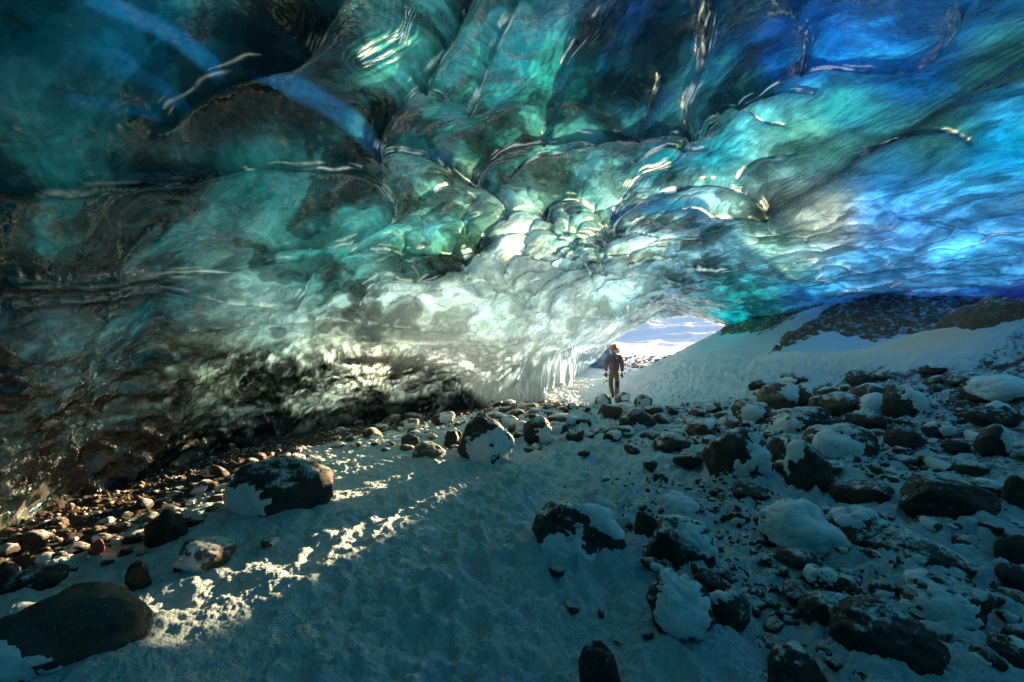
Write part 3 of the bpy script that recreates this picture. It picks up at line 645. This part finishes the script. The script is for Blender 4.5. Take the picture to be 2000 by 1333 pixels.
    c3 = fbm(Wl * np.array([2.2, 6.5, 8.0]) + .4 * np.stack([wz, wx, wy], 1), 5, 305, .68)
    bands = bands * (1 + wall * (np.interp(crk, [.1, .5, .8], [.7, .05, -.6]))) * (1 - .55 * wall * np.exp(-(crk2 / .07) ** 2)) * (1 + wall * np.interp(c3, [-.25, .25], [-.7, .7]))
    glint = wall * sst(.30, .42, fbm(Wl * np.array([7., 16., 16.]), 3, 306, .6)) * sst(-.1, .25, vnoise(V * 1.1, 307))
    hilite = np.maximum(hilite, .75 * glint)  # wall sparkle painted in as brighter specks
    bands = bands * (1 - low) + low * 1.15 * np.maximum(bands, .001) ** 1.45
    bands = bands * (1 - hilite) + hilite * 1.6
    V = V + N * D[:, None]
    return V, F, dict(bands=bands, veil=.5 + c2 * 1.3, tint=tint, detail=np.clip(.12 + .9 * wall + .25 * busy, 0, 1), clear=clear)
V, F, A = ceiling_mesh()
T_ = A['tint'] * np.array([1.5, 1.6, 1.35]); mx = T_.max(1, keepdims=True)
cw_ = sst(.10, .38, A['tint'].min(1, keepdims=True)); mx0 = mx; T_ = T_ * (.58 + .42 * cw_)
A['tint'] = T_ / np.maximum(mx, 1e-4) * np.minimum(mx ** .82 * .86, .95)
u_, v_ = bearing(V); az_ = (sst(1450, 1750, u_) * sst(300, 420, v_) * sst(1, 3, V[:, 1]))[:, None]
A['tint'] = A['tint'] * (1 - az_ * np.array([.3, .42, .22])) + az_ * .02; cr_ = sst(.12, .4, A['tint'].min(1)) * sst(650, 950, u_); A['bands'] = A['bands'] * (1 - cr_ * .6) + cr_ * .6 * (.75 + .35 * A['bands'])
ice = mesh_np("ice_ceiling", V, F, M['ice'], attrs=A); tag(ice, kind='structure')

# ---------------------------------------------------------------- rocks
def ico(sub):
    import bmesh
    bm = bmesh.new(); bmesh.ops.create_icosphere(bm, subdivisions=sub, radius=1)
    V = np.array([v.co[:] for v in bm.verts]); F = np.array([[v.index for v in f.verts] for f in bm.faces]); bm.free(); return V, F
ICO = {k: ico(k) for k in (1, 2, 3, 4, 5)}
def rock_shape(seed, sub, facets=7, rough=.20, facet=.8):
    """a unit boulder: noisy, with a few worn faces"""
    r = np.random.default_rng(seed); V, F = ICO[sub]; P = V.copy(); q = P * 1.1 + seed * 3.7
    rad = 1 + .30 * fbm(q, 2, seed) 
    for k in range(facets):
        n = r.normal(size=3); n /= np.linalg.norm(n); h = r.uniform(.62, .92)
        c = P @ n; lim = h / np.maximum(c, .05); t = np.where(c > .05, lim, 9)
        rad = np.where(t < rad, rad + (t - rad) * facet, rad)
    rad = rad + rough * .5 * fbm(P * 3.2 + seed, 4, seed + 3, .55) + rough * .12 * fbm(P * 12 + seed, 2, seed + 5)
    return P * rad[:, None], F, P
def snow_shell(P, F, U, dirs, seed, size):
    """a plaster of wind-blown snow on some sides of a rock"""
    m = np.full(len(P), -9.)
    for (dx, dy, dz, th) in dirs:
        d = np.array([dx, dy, dz], float); d /= np.linalg.norm(d); m = np.maximum(m, U @ d - th)
    m = m - .14 + .55 * fbm(U * 2.4 + seed, 5, seed + 9, .65) + .22 * fbm(U * 11 + seed, 4, seed + 19, .7)
    nrm = np.zeros_like(P); a, b, c = P[F[:, 0]], P[F[:, 1]], P[F[:, 2]]; fn = np.cross(b - a, c - a)
    for k in range(3): np.add.at(nrm, F[:, k], fn)
    nrm /= np.linalg.norm(nrm, axis=1)[:, None] + 1e-9
    off = size * (.055 * sst(-.02, .12, m) + .035 * (fbm(P / size * 7, 4, seed + 1, .6) + .6 * fbm(P / size * 16, 3, seed + 2, .6)) * sst(0, .15, m) - .012)
    Q = P + nrm * off[:, None]; keep = (m > -.06)[F].all(1)
    return Q, F[keep]
PATCH = dict(f=(0, -.95, .05, .55), l=(-.6, -.75, .0, .6), r=(.6, -.75, .1, .6), c=(0, .1, 1, .72), t=(.55, -.3, .75, .62), q=(-.5, -.3, .8, .65), F=(0, -.85, .45, .25), s=(.9, -.35, .3, .55), L=(-.8, -.55, -.1, .62), u=(.1, -.7, -.5, .6), k=(-.85, -.6, -.35, .60))
def make_rock(idx, cx, by, wpx, hpx, patch, mat, seed, label, sub=4, tilt=0, deep=.8, name="boulder", facet=.8, facets=7):
    x, y, z, x2, y2 = SPOT[idx]
    D = math.hypot(x, y); sc = y / FOC
    W = wpx * sc; dep = W * deep; ang = math.atan2(EYE - z, D)
    H = (hpx * sc - .45 * dep * math.sin(ang)) / max(.6, math.cos(ang)); H = min(max(H, .32 * W), 1.25 * W)
    gz = SEAT[idx]
    P, F, U = rock_shape(seed, sub, facet=facet, facets=facets)
    ext = P.max(0) - P.min(0); ctr = (P.max(0) + P.min(0)) / 2; P = (P - ctr) / ext
    S = np.array([W, dep, H * 1.45])
    P = P * S
    if tilt:
        c, s_ = math.cos(R_(tilt)), math.sin(R_(tilt)); X = P[:, 0] * c - P[:, 2] * s_; Z = P[:, 0] * s_ + P[:, 2] * c; P[:, 0], P[:, 2] = X, Z
    rz = -math.atan2(x2, y2)
    o = mesh_np(name, P, F, M[mat]); o.location = (x2, y2, gz + H * .5 - .17 * H); o.rotation_euler = (0, 0, rz)
    tag(o, label, "rock")
    if mat == 'rock' and not patch: o.data.materials[0] = M['bare']
    if patch:
        Q, F2 = snow_shell(P, F, U, [PATCH[c] for c in patch], seed, min(W, .6))
        if len(F2) > 8:
            V2, F3, _ = used_only(Q, F2, {})
            mesh_np("snow_patch", V2, F3, M['snow2'], parent=o)
    return o, (x2, y2, max(W, dep) * .5)
m_, nt_ = newmat("plastered_snow"); b_ = NB(nt_); tc_ = b_.n("ShaderNodeNewGeometry").outputs['Position']
bb_ = b_.n("ShaderNodeBump", {'Height': b_.noise(tc_, 45, 4, .6).outputs['Fac'], 'Distance': .012, 'Strength': .7})
b_.out(b_.n("ShaderNodeBsdfPrincipled", {'Base Color': b_.mix(b_.noise(tc_, 9, 4, .6).outputs['Fac'], (.72, .74, .75), (.88, .88, .88)), 'Roughness': .8, 'Normal': bb_.outputs[0]}).outputs[0]); M['snow2'] = m_

PLACED = []; NICK = []
for i, (cx, by, wp, hp, pt, mt, lb, nick, tilt, deep, fc) in enumerate(B):
    o, c = make_rock(i, cx, by, wp, hp, pt, mt, 300 + i * 7, lb, sub=5 if wp > 90 else 4, tilt=tilt, deep=deep, facet=fc, name="boulder" if wp > 60 else "stone")
    PLACED.append(c); NICK.append((cx, by - hp / 2, nick))

# smaller stones one can still tell apart, scattered by area
PROT = []
for k in range(10):
    P, F, U = rock_shape(900 + k, 3, facet=.8); ext = P.max(0) - P.min(0); P = (P - (P.max(0) + P.min(0)) / 2) / ext
    P = P * np.array([1, .8, .62]); me = []
    o = mesh_np("stone", P, F, M['rock' if k % 3 else 'rock2']); 
    Q, F2 = snow_shell(P, F, U, [PATCH[random.choice('frclt')]], 900 + k, 1.0); V2, F3, _ = used_only(Q, F2, {})
    c = mesh_np("snow_patch", V2, F3, M['snow2'], parent=o)
    PROT.append((o, c if k % 2 else None))
    if not k % 2: bpy.data.objects.remove(c)
def hit(cx, by, lo=1.6, hi=24):
    ds = np.geomspace(lo, hi, 400); pts = np.array([at(cx, by, d) for d in ds]); g = ground_base(pts[:, 0], pts[:, 1])
    k = np.argmax(pts[:, 2] <= g); return pts[k] if pts[k, 2] <= g[k] else None
def where(u, v):
    best = min(NICK, key=lambda q: (q[0] - u) ** 2 + 2.2 * (q[1] - v) ** 2); du, dv = u - best[0], v - best[1]
    side = ("right of " if du > 0 else "left of ") if abs(du) > 1.2 * abs(dv) else ("below " if dv > 0 else "above ")
    far = math.hypot(du, dv); pre = "close " if far < 70 else ("a little way " if far < 130 else "well ")
    if far < 70 and side in ("right of ", "left of "): pre = "just "
    return pre + side + best[2]
AREAS = [  # u0,u1,v0,v1, count, size px, group, adjective
 (960, 1560, 795, 862, 76, (24, 60), "stones along the sunlit ridge", "small brown ridge stone"),
 (640, 1080, 820, 880, 46, (20, 52), "stones along the left end of the ridge", "small brown stone"),
 (1480, 2000, 745, 900, 64, (18, 56), "stones strewn over the upper right slope", "small dark slope stone"),
 (1500, 2000, 900, 1330, 60, (28, 80), "stones strewn over the lower right slope", "small dark stone in snow"),
 (1080, 1500, 870, 1240, 34, (16, 44), "dark stones poking out of the middle snow", "small dark stone poking out of snow"),
 (180, 620, 900, 1120, 54, (20, 54), "stones on the left shore strip", "small shore stone"),
 (0, 260, 1020, 1150, 16, (20, 50), "stones on the near left shore strip", "small near shore stone")]
first = set(); cnt = 0
for (u0, u1, v0, v1, n, (s0, s1), grp, adj) in AREAS:
    t = 0; tries = 0
    while t < n and tries < n * 30:
        tries += 1; u = random.uniform(u0, u1); v = random.uniform(v0, v1)
        if grp.endswith("shore strip"):                      # follow the foot of the ice
            base = np.interp(u, [0, 300, 500, 700, 850], [1048, 968, 885, 842, 818]); v = base + random.uniform(6, 95 if u < 500 else 50)
        p = hit(u, v)
        if p is None: continue
        px = s0 + (s1 - s0) * random.random() ** 1.8; W = px * p[1] / FOC
        if any(math.hypot(p[0] - q[0], p[1] - q[1]) < q[2] + W * .30 for q in PLACED): continue
        gz = float(ground_z(p[0], p[1])[0]); PLACED.append((p[0], p[1], W * .5))
        k = random.randrange(len(PROT)); src, ch = PROT[k]
        if k not in first: first.add(k); o = src; c = ch
        else:
            o = src.copy(); col.objects.link(o); c = None
            if ch: c = ch.copy(); col.objects.link(c); c.parent = o
        f = random.uniform(.75, 1.1)
        o.scale = (W, W * random.uniform(.8, 1.1), W * f); o.location = (p[0], p[1], gz + W * .62 * f * random.uniform(.0, .22))
        o.rotation_euler = (random.uniform(-.3, .3), random.uniform(-.3, .3), random.uniform(0, 6.28) if not ch else -math.atan2(p[0], p[1]) + random.uniform(-.6, .6))
        tag(o, adj + " " + where(u, v), "stone", grp); t += 1; cnt += 1
for k, (o, c) in enumerate(PROT):
    if k not in first:
        if c: bpy.data.objects.remove(c)
        bpy.data.objects.remove(o)

# pebbles nobody could count
def pebbles(name, label, spots, mat, sub=1):
    V0, F0 = ICO[sub]; Vs = []; Fs = []; n = 0
    for (x, y, z, s) in spots:
        r = rng.normal(size=(3,)); A_ = rng.normal(size=(3, 3)); Qm, _ = np.linalg.qr(A_)
        P = V0 * (1 + .22 * rng.normal(size=(len(V0), 1))) * np.array([1, rng.uniform(.6, 1), rng.uniform(.45, .8)]); P = P @ Qm * s * .5
        Vs.append(P + (x, y, z - s * rng.uniform(-.1, .2))); Fs.append(F0 + n); n += len(V0)
    tag(mesh_np(name, np.concatenate(Vs), np.concatenate(Fs), mat), label, "pebbles", kind='stuff')
def strip_spots(n, f):
    out = []
    while len(out) < n:
        x, y, s = f()
        if any((x - q[0]) ** 2 + (y - q[1]) ** 2 < (q[2] * .8) ** 2 for q in PLACED[:len(B)]): continue
        out.append((x, y, s))
    a = np.array(out); z = ground_z(a[:, 0], a[:, 1]); return [(x, y, zz, s) for (x, y, s), zz in zip(out, z)]
SH = smooth_line([(-4.2, 2.0), (-4.25, 3.9), (-4.25, 6.0), (-3.9, 7.6), (-2.4, 10.2), (-.6, 12.3), (.9, 13.8)], 8)
def shore():
    k = random.randrange(len(SH) - 1); t = random.random(); a, b = SH[k], SH[k + 1]
    off = abs(random.gauss(0, .55)) - .1; x = a[0] + (b[0] - a[0]) * t + off * .8; y = a[1] + (b[1] - a[1]) * t - off * .6 * (a[1] > 7)
    return x, y, random.uniform(.02, .045) + .07 * random.random() ** 6
pebbles("shore_gravel", "brown gravel and pebbles along the foot of the left ice wall", strip_spots(2800, shore), M['rock2'])
def slope():
    d = random.uniform(2.6, 8.5); u = random.uniform(1150 + 250 * random.random(), 2100); return (u - 1000) / FOC * d, d, random.uniform(.02, .05) + .08 * random.random() ** 5
def in_slope():
    while True:
        x, y, s = slope()
        if vnoise(np.array([[x * 1.3, y * 1.3, 2.]]), 77)[0] > .05 and not (y > 7 and x > 5.4): return x, y, s
pebbles("slope_gravel", "dark gravel showing through the snow on the right slope", strip_spots(1700, in_slope), M['rock'])
def ridge(): return random.uniform(-2.4, 4.5), random.gauss(9.3, .7), random.uniform(.03, .07) + .08 * random.random() ** 5
pebbles("ridge_gravel", "sunlit brown gravel on the low ridge across the cave mouth", strip_spots(700, ridge), M['rock2'])
def outs():
    d = random.uniform(19, 40); return (random.uniform(1180, 1420) - 1000) / FOC * d, d, random.uniform(.06, .16) + .3 * random.random() ** 6
pebbles("valley_gravel", "grey brown gravel on the valley floor outside the cave mouth", strip_spots(1500, outs), M['rubble'])

# ---------------------------------------------------------------- rubble left on the right-hand bank under the ice
def rubble_bank(poly, label, name, hmax):
    th = np.linspace(R_(22), R_(56), 620); rs = np.geomspace(8.5, 22, 300); x, y, _ = polar(rs, th)
    nr, nt = len(rs), len(th); I = np.arange(nr * nt).reshape(nr, nt)
    F = np.stack([I[:-1, :-1].ravel(), I[1:, :-1].ravel(), I[1:, 1:].ravel(), I[:-1, 1:].ravel()], 1)
    g = ground_z(x, y); P = np.stack([x, y, g], 1); u, v = bearing(P)
    sd = poly_sd(u, v, poly) + 9 * fbm(P * 2.0, 4, 51, .6) + 4 * vnoise(P * 7, 52)
    m = sst(-1, 16, sd); f1, f2 = voro(P * 2.1 + .4 * np.stack([vnoise(P * 2, 5), vnoise(P * 2, 6), 0 * x], 1), 53); f3, _ = voro(P * 6.5, 54)
    h = hmax * (.55 + .5 * fbm(P * .8, 3, 55) + .55 * (.5 - f1) + .2 * (.5 - f3) + .12 * fbm(P * 9, 3, 56))
    P[:, 2] = g + m * h - .03
    F = F[(sd > -4)[F].all(1)]; V, F, _ = used_only(P, F, {})
    tag(mesh_np(name, V, F, M['rubble']), label, "rubble", kind='structure')
rubble_bank([(1500,692),(1530,655),(1580,622),(1640,588),(1700,572),(1770,566),(1850,572),(1950,592),(2060,600),(2060,608),(1960,632),(1900,645),(1850,640),(1790,652),(1740,664),(1700,669),(1650,657),(1600,652),(1560,674)], "dark brown mound of rubble between the snow bank and the blue ice", "rubble_mound", .30)
rubble_bank([(1402,662),(1402,628),(1500,606),(1592,586),(1612,596),(1560,622),(1500,650),(1450,658)], "dark rubble ledge under the teal ice right of the cave mouth", "rubble_ledge", .22)

# ---------------------------------------------------------------- icicles left of the mouth
def mat_glass():
    m, nt = newmat("clear_ice"); b = NB(nt); pos = b.n("ShaderNodeTexCoord").outputs['Object']
    N = b.n("ShaderNodeBump", {'Height': b.noise(pos, 12, 3, .6).outputs['Fac'], 'Distance': .03, 'Strength': .5}).outputs[0]
    tr = b.n("ShaderNodeBsdfTranslucent", {'Color': (.75, .88, .95, 1), 'Normal': N}).outputs[0]; tp = b.n("ShaderNodeBsdfTransparent", {'Color': (.9, .96, 1, 1)}).outputs[0]
    gl = b.n("ShaderNodeBsdfGlossy", {'Roughness': .06, 'Normal': N}).outputs[0]; fr = b.n("ShaderNodeFresnel", {'IOR': 1.4, 'Normal': N}).outputs[0]
    s = b.n("ShaderNodeMixShader", {0: .35, 1: tr, 2: tp}).outputs[0]; b.out(b.n("ShaderNodeMixShader", {0: fr, 1: s, 2: gl}).outputs[0]); return m
M['glass'] = mat_glass()
def icicle(cx, y0, y1, wpx, d, label, seed, name="icicle", foot=False):
    xb, yb, zb = at(cx, y1, d); zt = at(cx, y0, d)[2]; n = 40; k = 18; r0 = wpx * d / FOC / 2; V = []
    for i in range(n):
        t = i / (n - 1); z = zt + (zb - zt) * t
        r = r0 * ((.9 - .45 * t + (.5 * sst(.8, 1, t) if foot else -.4 * t)) + .9 * (1 - sst(0, .12, t))) 
        for j in range(k):
            a = j / k * 2 * math.pi; q = np.array([[math.cos(a) * 1.2 + seed, math.sin(a) * 1.2, z * 3.5]])
            rr = r * (1 + .28 * vnoise(q, seed)[0]) + .004; V.append((math.cos(a) * rr + .05 * vnoise(np.array([[z * 1.5, seed, 0]]), 3)[0], math.sin(a) * rr, z - zb))
    F = [[i * k + j, i * k + (j + 1) % k, (i + 1) * k + (j + 1) % k, (i + 1) * k + j] for i in range(n - 1) for j in range(k)]
    o = mesh_np(name, V, F, M['glass']); o.location = (xb, yb, zb); tag(o, label, "icicle", "icicles left of the cave mouth")
for a in [(1114,664,756,9,18.4,"thickest bright icicle column reaching the snow, nearest to the person",3,"icicle",True), (1103,668,752,6,18.2,"second icicle column just left of the thickest one",5,"icicle",True),
          (1095,672,748,7,17.9,"leftmost icicle column by the dark ice wall",8,"icicle",True), (1108,664,722,4,18.6,"thin short icicle hanging between the two longer columns",11,"icicle"), (1089,668,712,4,17.6,"short thin icicle hanging left of the columns",13,"icicle"),
          (1181,655,683,5,23,"small glinting icicle hanging from the arch above the person's helmet",17,"icicle"), (1121,662,700,3,18.6,"thin icicle hanging right of the thickest column",19,"icicle")]: icicle(*a)
# ice block beyond the arch
P, F, U = rock_shape(77, 5, facet=.6); P = P * np.array([1.3, .8, .95]); xb, yb, zb = at(1172, 706, 29)
P += .05 * fbm(P * 5, 3, 5)[:, None] * U
o = mesh_np("ice_block", P, F, M['ice'], attrs=dict(tint=np.tile([.12, .30, .55], (len(P), 1)), bands=.6 + .8 * fbm(P * 2.5, 4, 9), veil=.5 + .8 * fbm(P * 3, 4, 10), detail=np.ones(len(P)), clear=np.zeros(len(P))))
o.location = (xb, yb, zb + .35); tag(o, "dark blue ice block outside the arch, left of the person", "ice")

# ---------------------------------------------------------------- the person
def skin_obj(name, verts, edges, mat, parent, sub=2, smooth=True):
    me = bpy.data.meshes.new(name); me.from_pydata([v[:3] for v in verts], edges, []); o = bpy.data.objects.new(name, me); col.objects.link(o)
    o.parent = parent; me.materials.append(mat)
    sk = o.modifiers.new("skin", 'SKIN'); sk.use_smooth_shade = True; lay = me.skin_vertices[0].data
    for i, v in enumerate(verts): lay[i].radius = (v[3], v[4] if len(v) > 4 else v[3])
    lay[0].use_root = True
    sk.branch_smoothing = .4
    ss = o.modifiers.new("sub", 'SUBSURF'); ss.levels = sub; ss.render_levels = sub
    return o
def chain(n0, n): return [(n0 + i, n0 + i + 1) for i in range(n)]
M['skin'] = mat_plain("skin", (.50, .27, .20), .55); M['jacket'] = mat_plain("jacket_cloth", (.20, .115, .15), .8, 30, .6, .01); M['trousers'] = mat_plain("trouser_cloth", (.19, .115, .08), .85, 30, .6, .01)
M['dark'] = mat_plain("dark_leather", (.018, .016, .018), .6); M['helmet'] = mat_plain("orange_shell", (1.0, .13, .01), .3, 20, .05); M['gaiter'] = mat_plain("pale_fleece", (.20, .22, .25), .9); M['zip'] = mat_plain("black_zip", (.01, .01, .012), .5)
M['white'] = mat_plain("white_print", (.8, .8, .8), .6); M['eye'] = mat_plain("eye_dark", (.02, .015, .012), .2); M['lip'] = mat_plain("lip", (.35, .12, .10), .5); M['hair'] = mat_plain("brown_hair", (.06, .035, .02), .7)
px, py, _ = at(1200, 777, 15.5); pz = float(ground_z(px, py)[0])
man = empty("person", (px, py, pz + .0)); man.rotation_euler = (0, 0, -math.atan2(px, py) + .02)
tag(man, "person in orange helmet, dark jacket and brown trousers walking in at the cave mouth", "person")
body = [(0,0,.96,.13,.10),(0,0,1.12,.13,.10),(0,0,1.30,.16,.11),(0,.01,1.44,.13,.09),(0,.0,1.52,.058,.06),(0,-.015,1.60,.062,.075),(0,-.015,1.68,.078,.095),(0,-.01,1.76,.072,.085),
        (-.19,.01,1.43,.06,.06),(-.25,.02,1.17,.045,.045),(-.262,-.03,.93,.034,.03),(.19,.01,1.43,.06,.06),(.25,.02,1.17,.045,.045),(.255,-.04,.92,.034,.03),
        (-.10,.0,.88,.085,.09),(-.11,.02,.50,.055,.06),(-.055,.16,.12,.042,.045),(.10,-.01,.88,.085,.09),(.085,-.10,.50,.055,.06),(.06,-.10,.10,.042,.045),(0,-.112,1.665,.014,.012)]
skin_obj("body", body, chain(0,7)+[(3,8),(8,9),(9,10),(3,11),(11,12),(12,13),(0,14),(14,15),(15,16),(0,17),(17,18),(18,19),(6,20)], M['skin'], man)
jk = [(0,0,.90,.20,.14),(0,0,1.03,.195,.145),(0,0,1.20,.205,.15),(0,0,1.36,.20,.145),(0,.01,1.47,.115,.09),(0,0,1.53,.08,.075),
      (-.19,.01,1.42,.10,.10),(-.245,.02,1.28,.092,.095),(-.27,.02,1.14,.08,.082),(-.275,0,1.0,.07,.07),(-.268,-.03,.91,.058,.058),
      (.19,.01,1.42,.10,.10),(.245,.02,1.28,.092,.095),(.265,.02,1.14,.08,.082),(.265,0,1.0,.07,.07),(.258,-.04,.90,.058,.058)]
jacket = skin_obj("jacket", jk, chain(0,5)+[(3,6)]+chain(6,4)+[(3,11)]+chain(11,4), M['jacket'], man)
tr = [(0,0,.98,.16,.12),(0,0,.88,.15,.12),(-.105,0,.80,.10,.105),(-.115,.0,.62,.085,.09),(-.12,.03,.48,.078,.082),(-.09,.09,.30,.07,.075),(-.05,.15,.14,.072,.075),
      (.10,-.02,.80,.10,.105),(.095,-.06,.62,.088,.09),(.09,-.10,.48,.08,.084),(.08,-.12,.28,.075,.08),(.07,-.12,.09,.08,.082)]
skin_obj("trousers", tr, [(0,1),(1,2)]+chain(2,4)+[(1,7)]+chain(7,4), M['trousers'], man)
for s_, (fx, fy, fz, dip) in ((-1, (-.045, .17, .09, .03)), (1, (.07, -.10, .05, 0))):
    skin_obj("boot", [(fx, fy, fz + .07, .058, .06), (fx, fy, fz, .055, .05), (fx + .008 * s_, fy - .10, fz - .005 - dip, .052, .04), (fx + .014 * s_, fy - .19, fz - .012 - dip, .044, .03)], chain(0,3), M['dark'], man)
def glove(wx, wy, wz, s_):
    g = [(wx, wy, wz, .036, .03), (wx, wy - .015, wz - .05, .042, .024), (wx, wy - .02, wz - .09, .042, .02)]; e = [(0,1),(1,2)]
    for k, L in enumerate((.062, .07, .068, .055)):
        fx = wx + (k - 1.5) * .021; i = len(g)
        g += [(fx, wy - .022, wz - .115, .0115), (fx, wy - .03 - .006 * k, wz - .115 - L * .5, .0105), (fx, wy - .015 - .008 * k, wz - .115 - L, .009)]; e += [(2, i), (i, i + 1), (i + 1, i + 2)]
    i = len(g); g += [(wx - .042 * s_, wy - .03, wz - .055, .014), (wx - .055 * s_, wy - .045, wz - .09, .0125), (wx - .05 * s_, wy - .05, wz - .115, .010)]; e += [(1, i), (i, i + 1), (i + 1, i + 2)]
    skin_obj("glove", g, e, M['dark'], man, sub=1)
glove(-.268, -.04, .89, -1); glove(.258, -.05, .88, 1)
gt = skin_obj("neck_gaiter", [(0,.0,1.50,.085,.08),(0,-.005,1.56,.078,.08),(0,-.012,1.60,.068,.075)], chain(0,2), M['gaiter'], man, 1)
def lathe_z(prof, k=24, sx=1, sy=1, off=(0,0,0)):
    V = [(math.cos(j/k*2*math.pi)*r*sx+off[0], math.sin(j/k*2*math.pi)*r*sy+off[1], z+off[2]) for r, z in prof for j in range(k)]
    F = [[i*k+j, i*k+(j+1)%k, (i+1)*k+(j+1)%k, (i+1)*k+j] for i in range(len(prof)-1) for j in range(k)]; return V, F
hp = [(.128,-.01),(.132,.0)] + [(.128*math.cos(a), .125*math.sin(a)) for a in np.linspace(.12, 1.56, 9)]
Vh, Fh = lathe_z(hp, sx=.93, sy=1.08, off=(0,-.01,1.725)); hl = mesh_np("helmet", Vh, Fh, M['helmet'], man)
Vb, Fb = lathe_z([(.131,-.012),(.139,-.010),(.139,.006),(.131,.008)], sx=.93, sy=1.08, off=(0,-.01,1.728)); mesh_np("brim", Vb, Fb, M['helmet'], hl)
def boxy(name, c, s, mat, par):
    V, F = ICO[2]; P = np.sign(V) * np.abs(V) ** .6 * np.array(s) + np.array(c); return mesh_np(name, P, F, mat, par)
boxy("headlamp", (0, -.146, 1.765), (.016, .012, .012), M['dark'], hl)
bd = bpy.data.objects["body"]
for s_ in (-1, 1):
    boxy("eye", (s_ * .030, -.103, 1.695), (.013, .007, .007), M['eye'], bd); boxy("ear", (s_ * .084, .0, 1.68), (.012, .02, .03), M['skin'], bd)
boxy("mouth", (0, -.103, 1.63), (.024, .006, .006), M['lip'], bd); boxy("hair", (0, .035, 1.68), (.082, .07, .075), M['hair'], bd)
boxy("zip", (0, -.155, 1.22), (.008, .012, .27), M['zip'], jacket); boxy("emblem", (.095, -.137, 1.375), (.022, .006, .012), M['white'], jacket)
for s_ in (-1, 1): boxy("chest_pocket", (s_ * .085, -.150, 1.255), (.06, .012, .010), M['zip'], jacket)
boxy("knee_patch", (.092, -.185, .50), (.06, .02, .12), M['dark'], bpy.data.objects["trousers"])
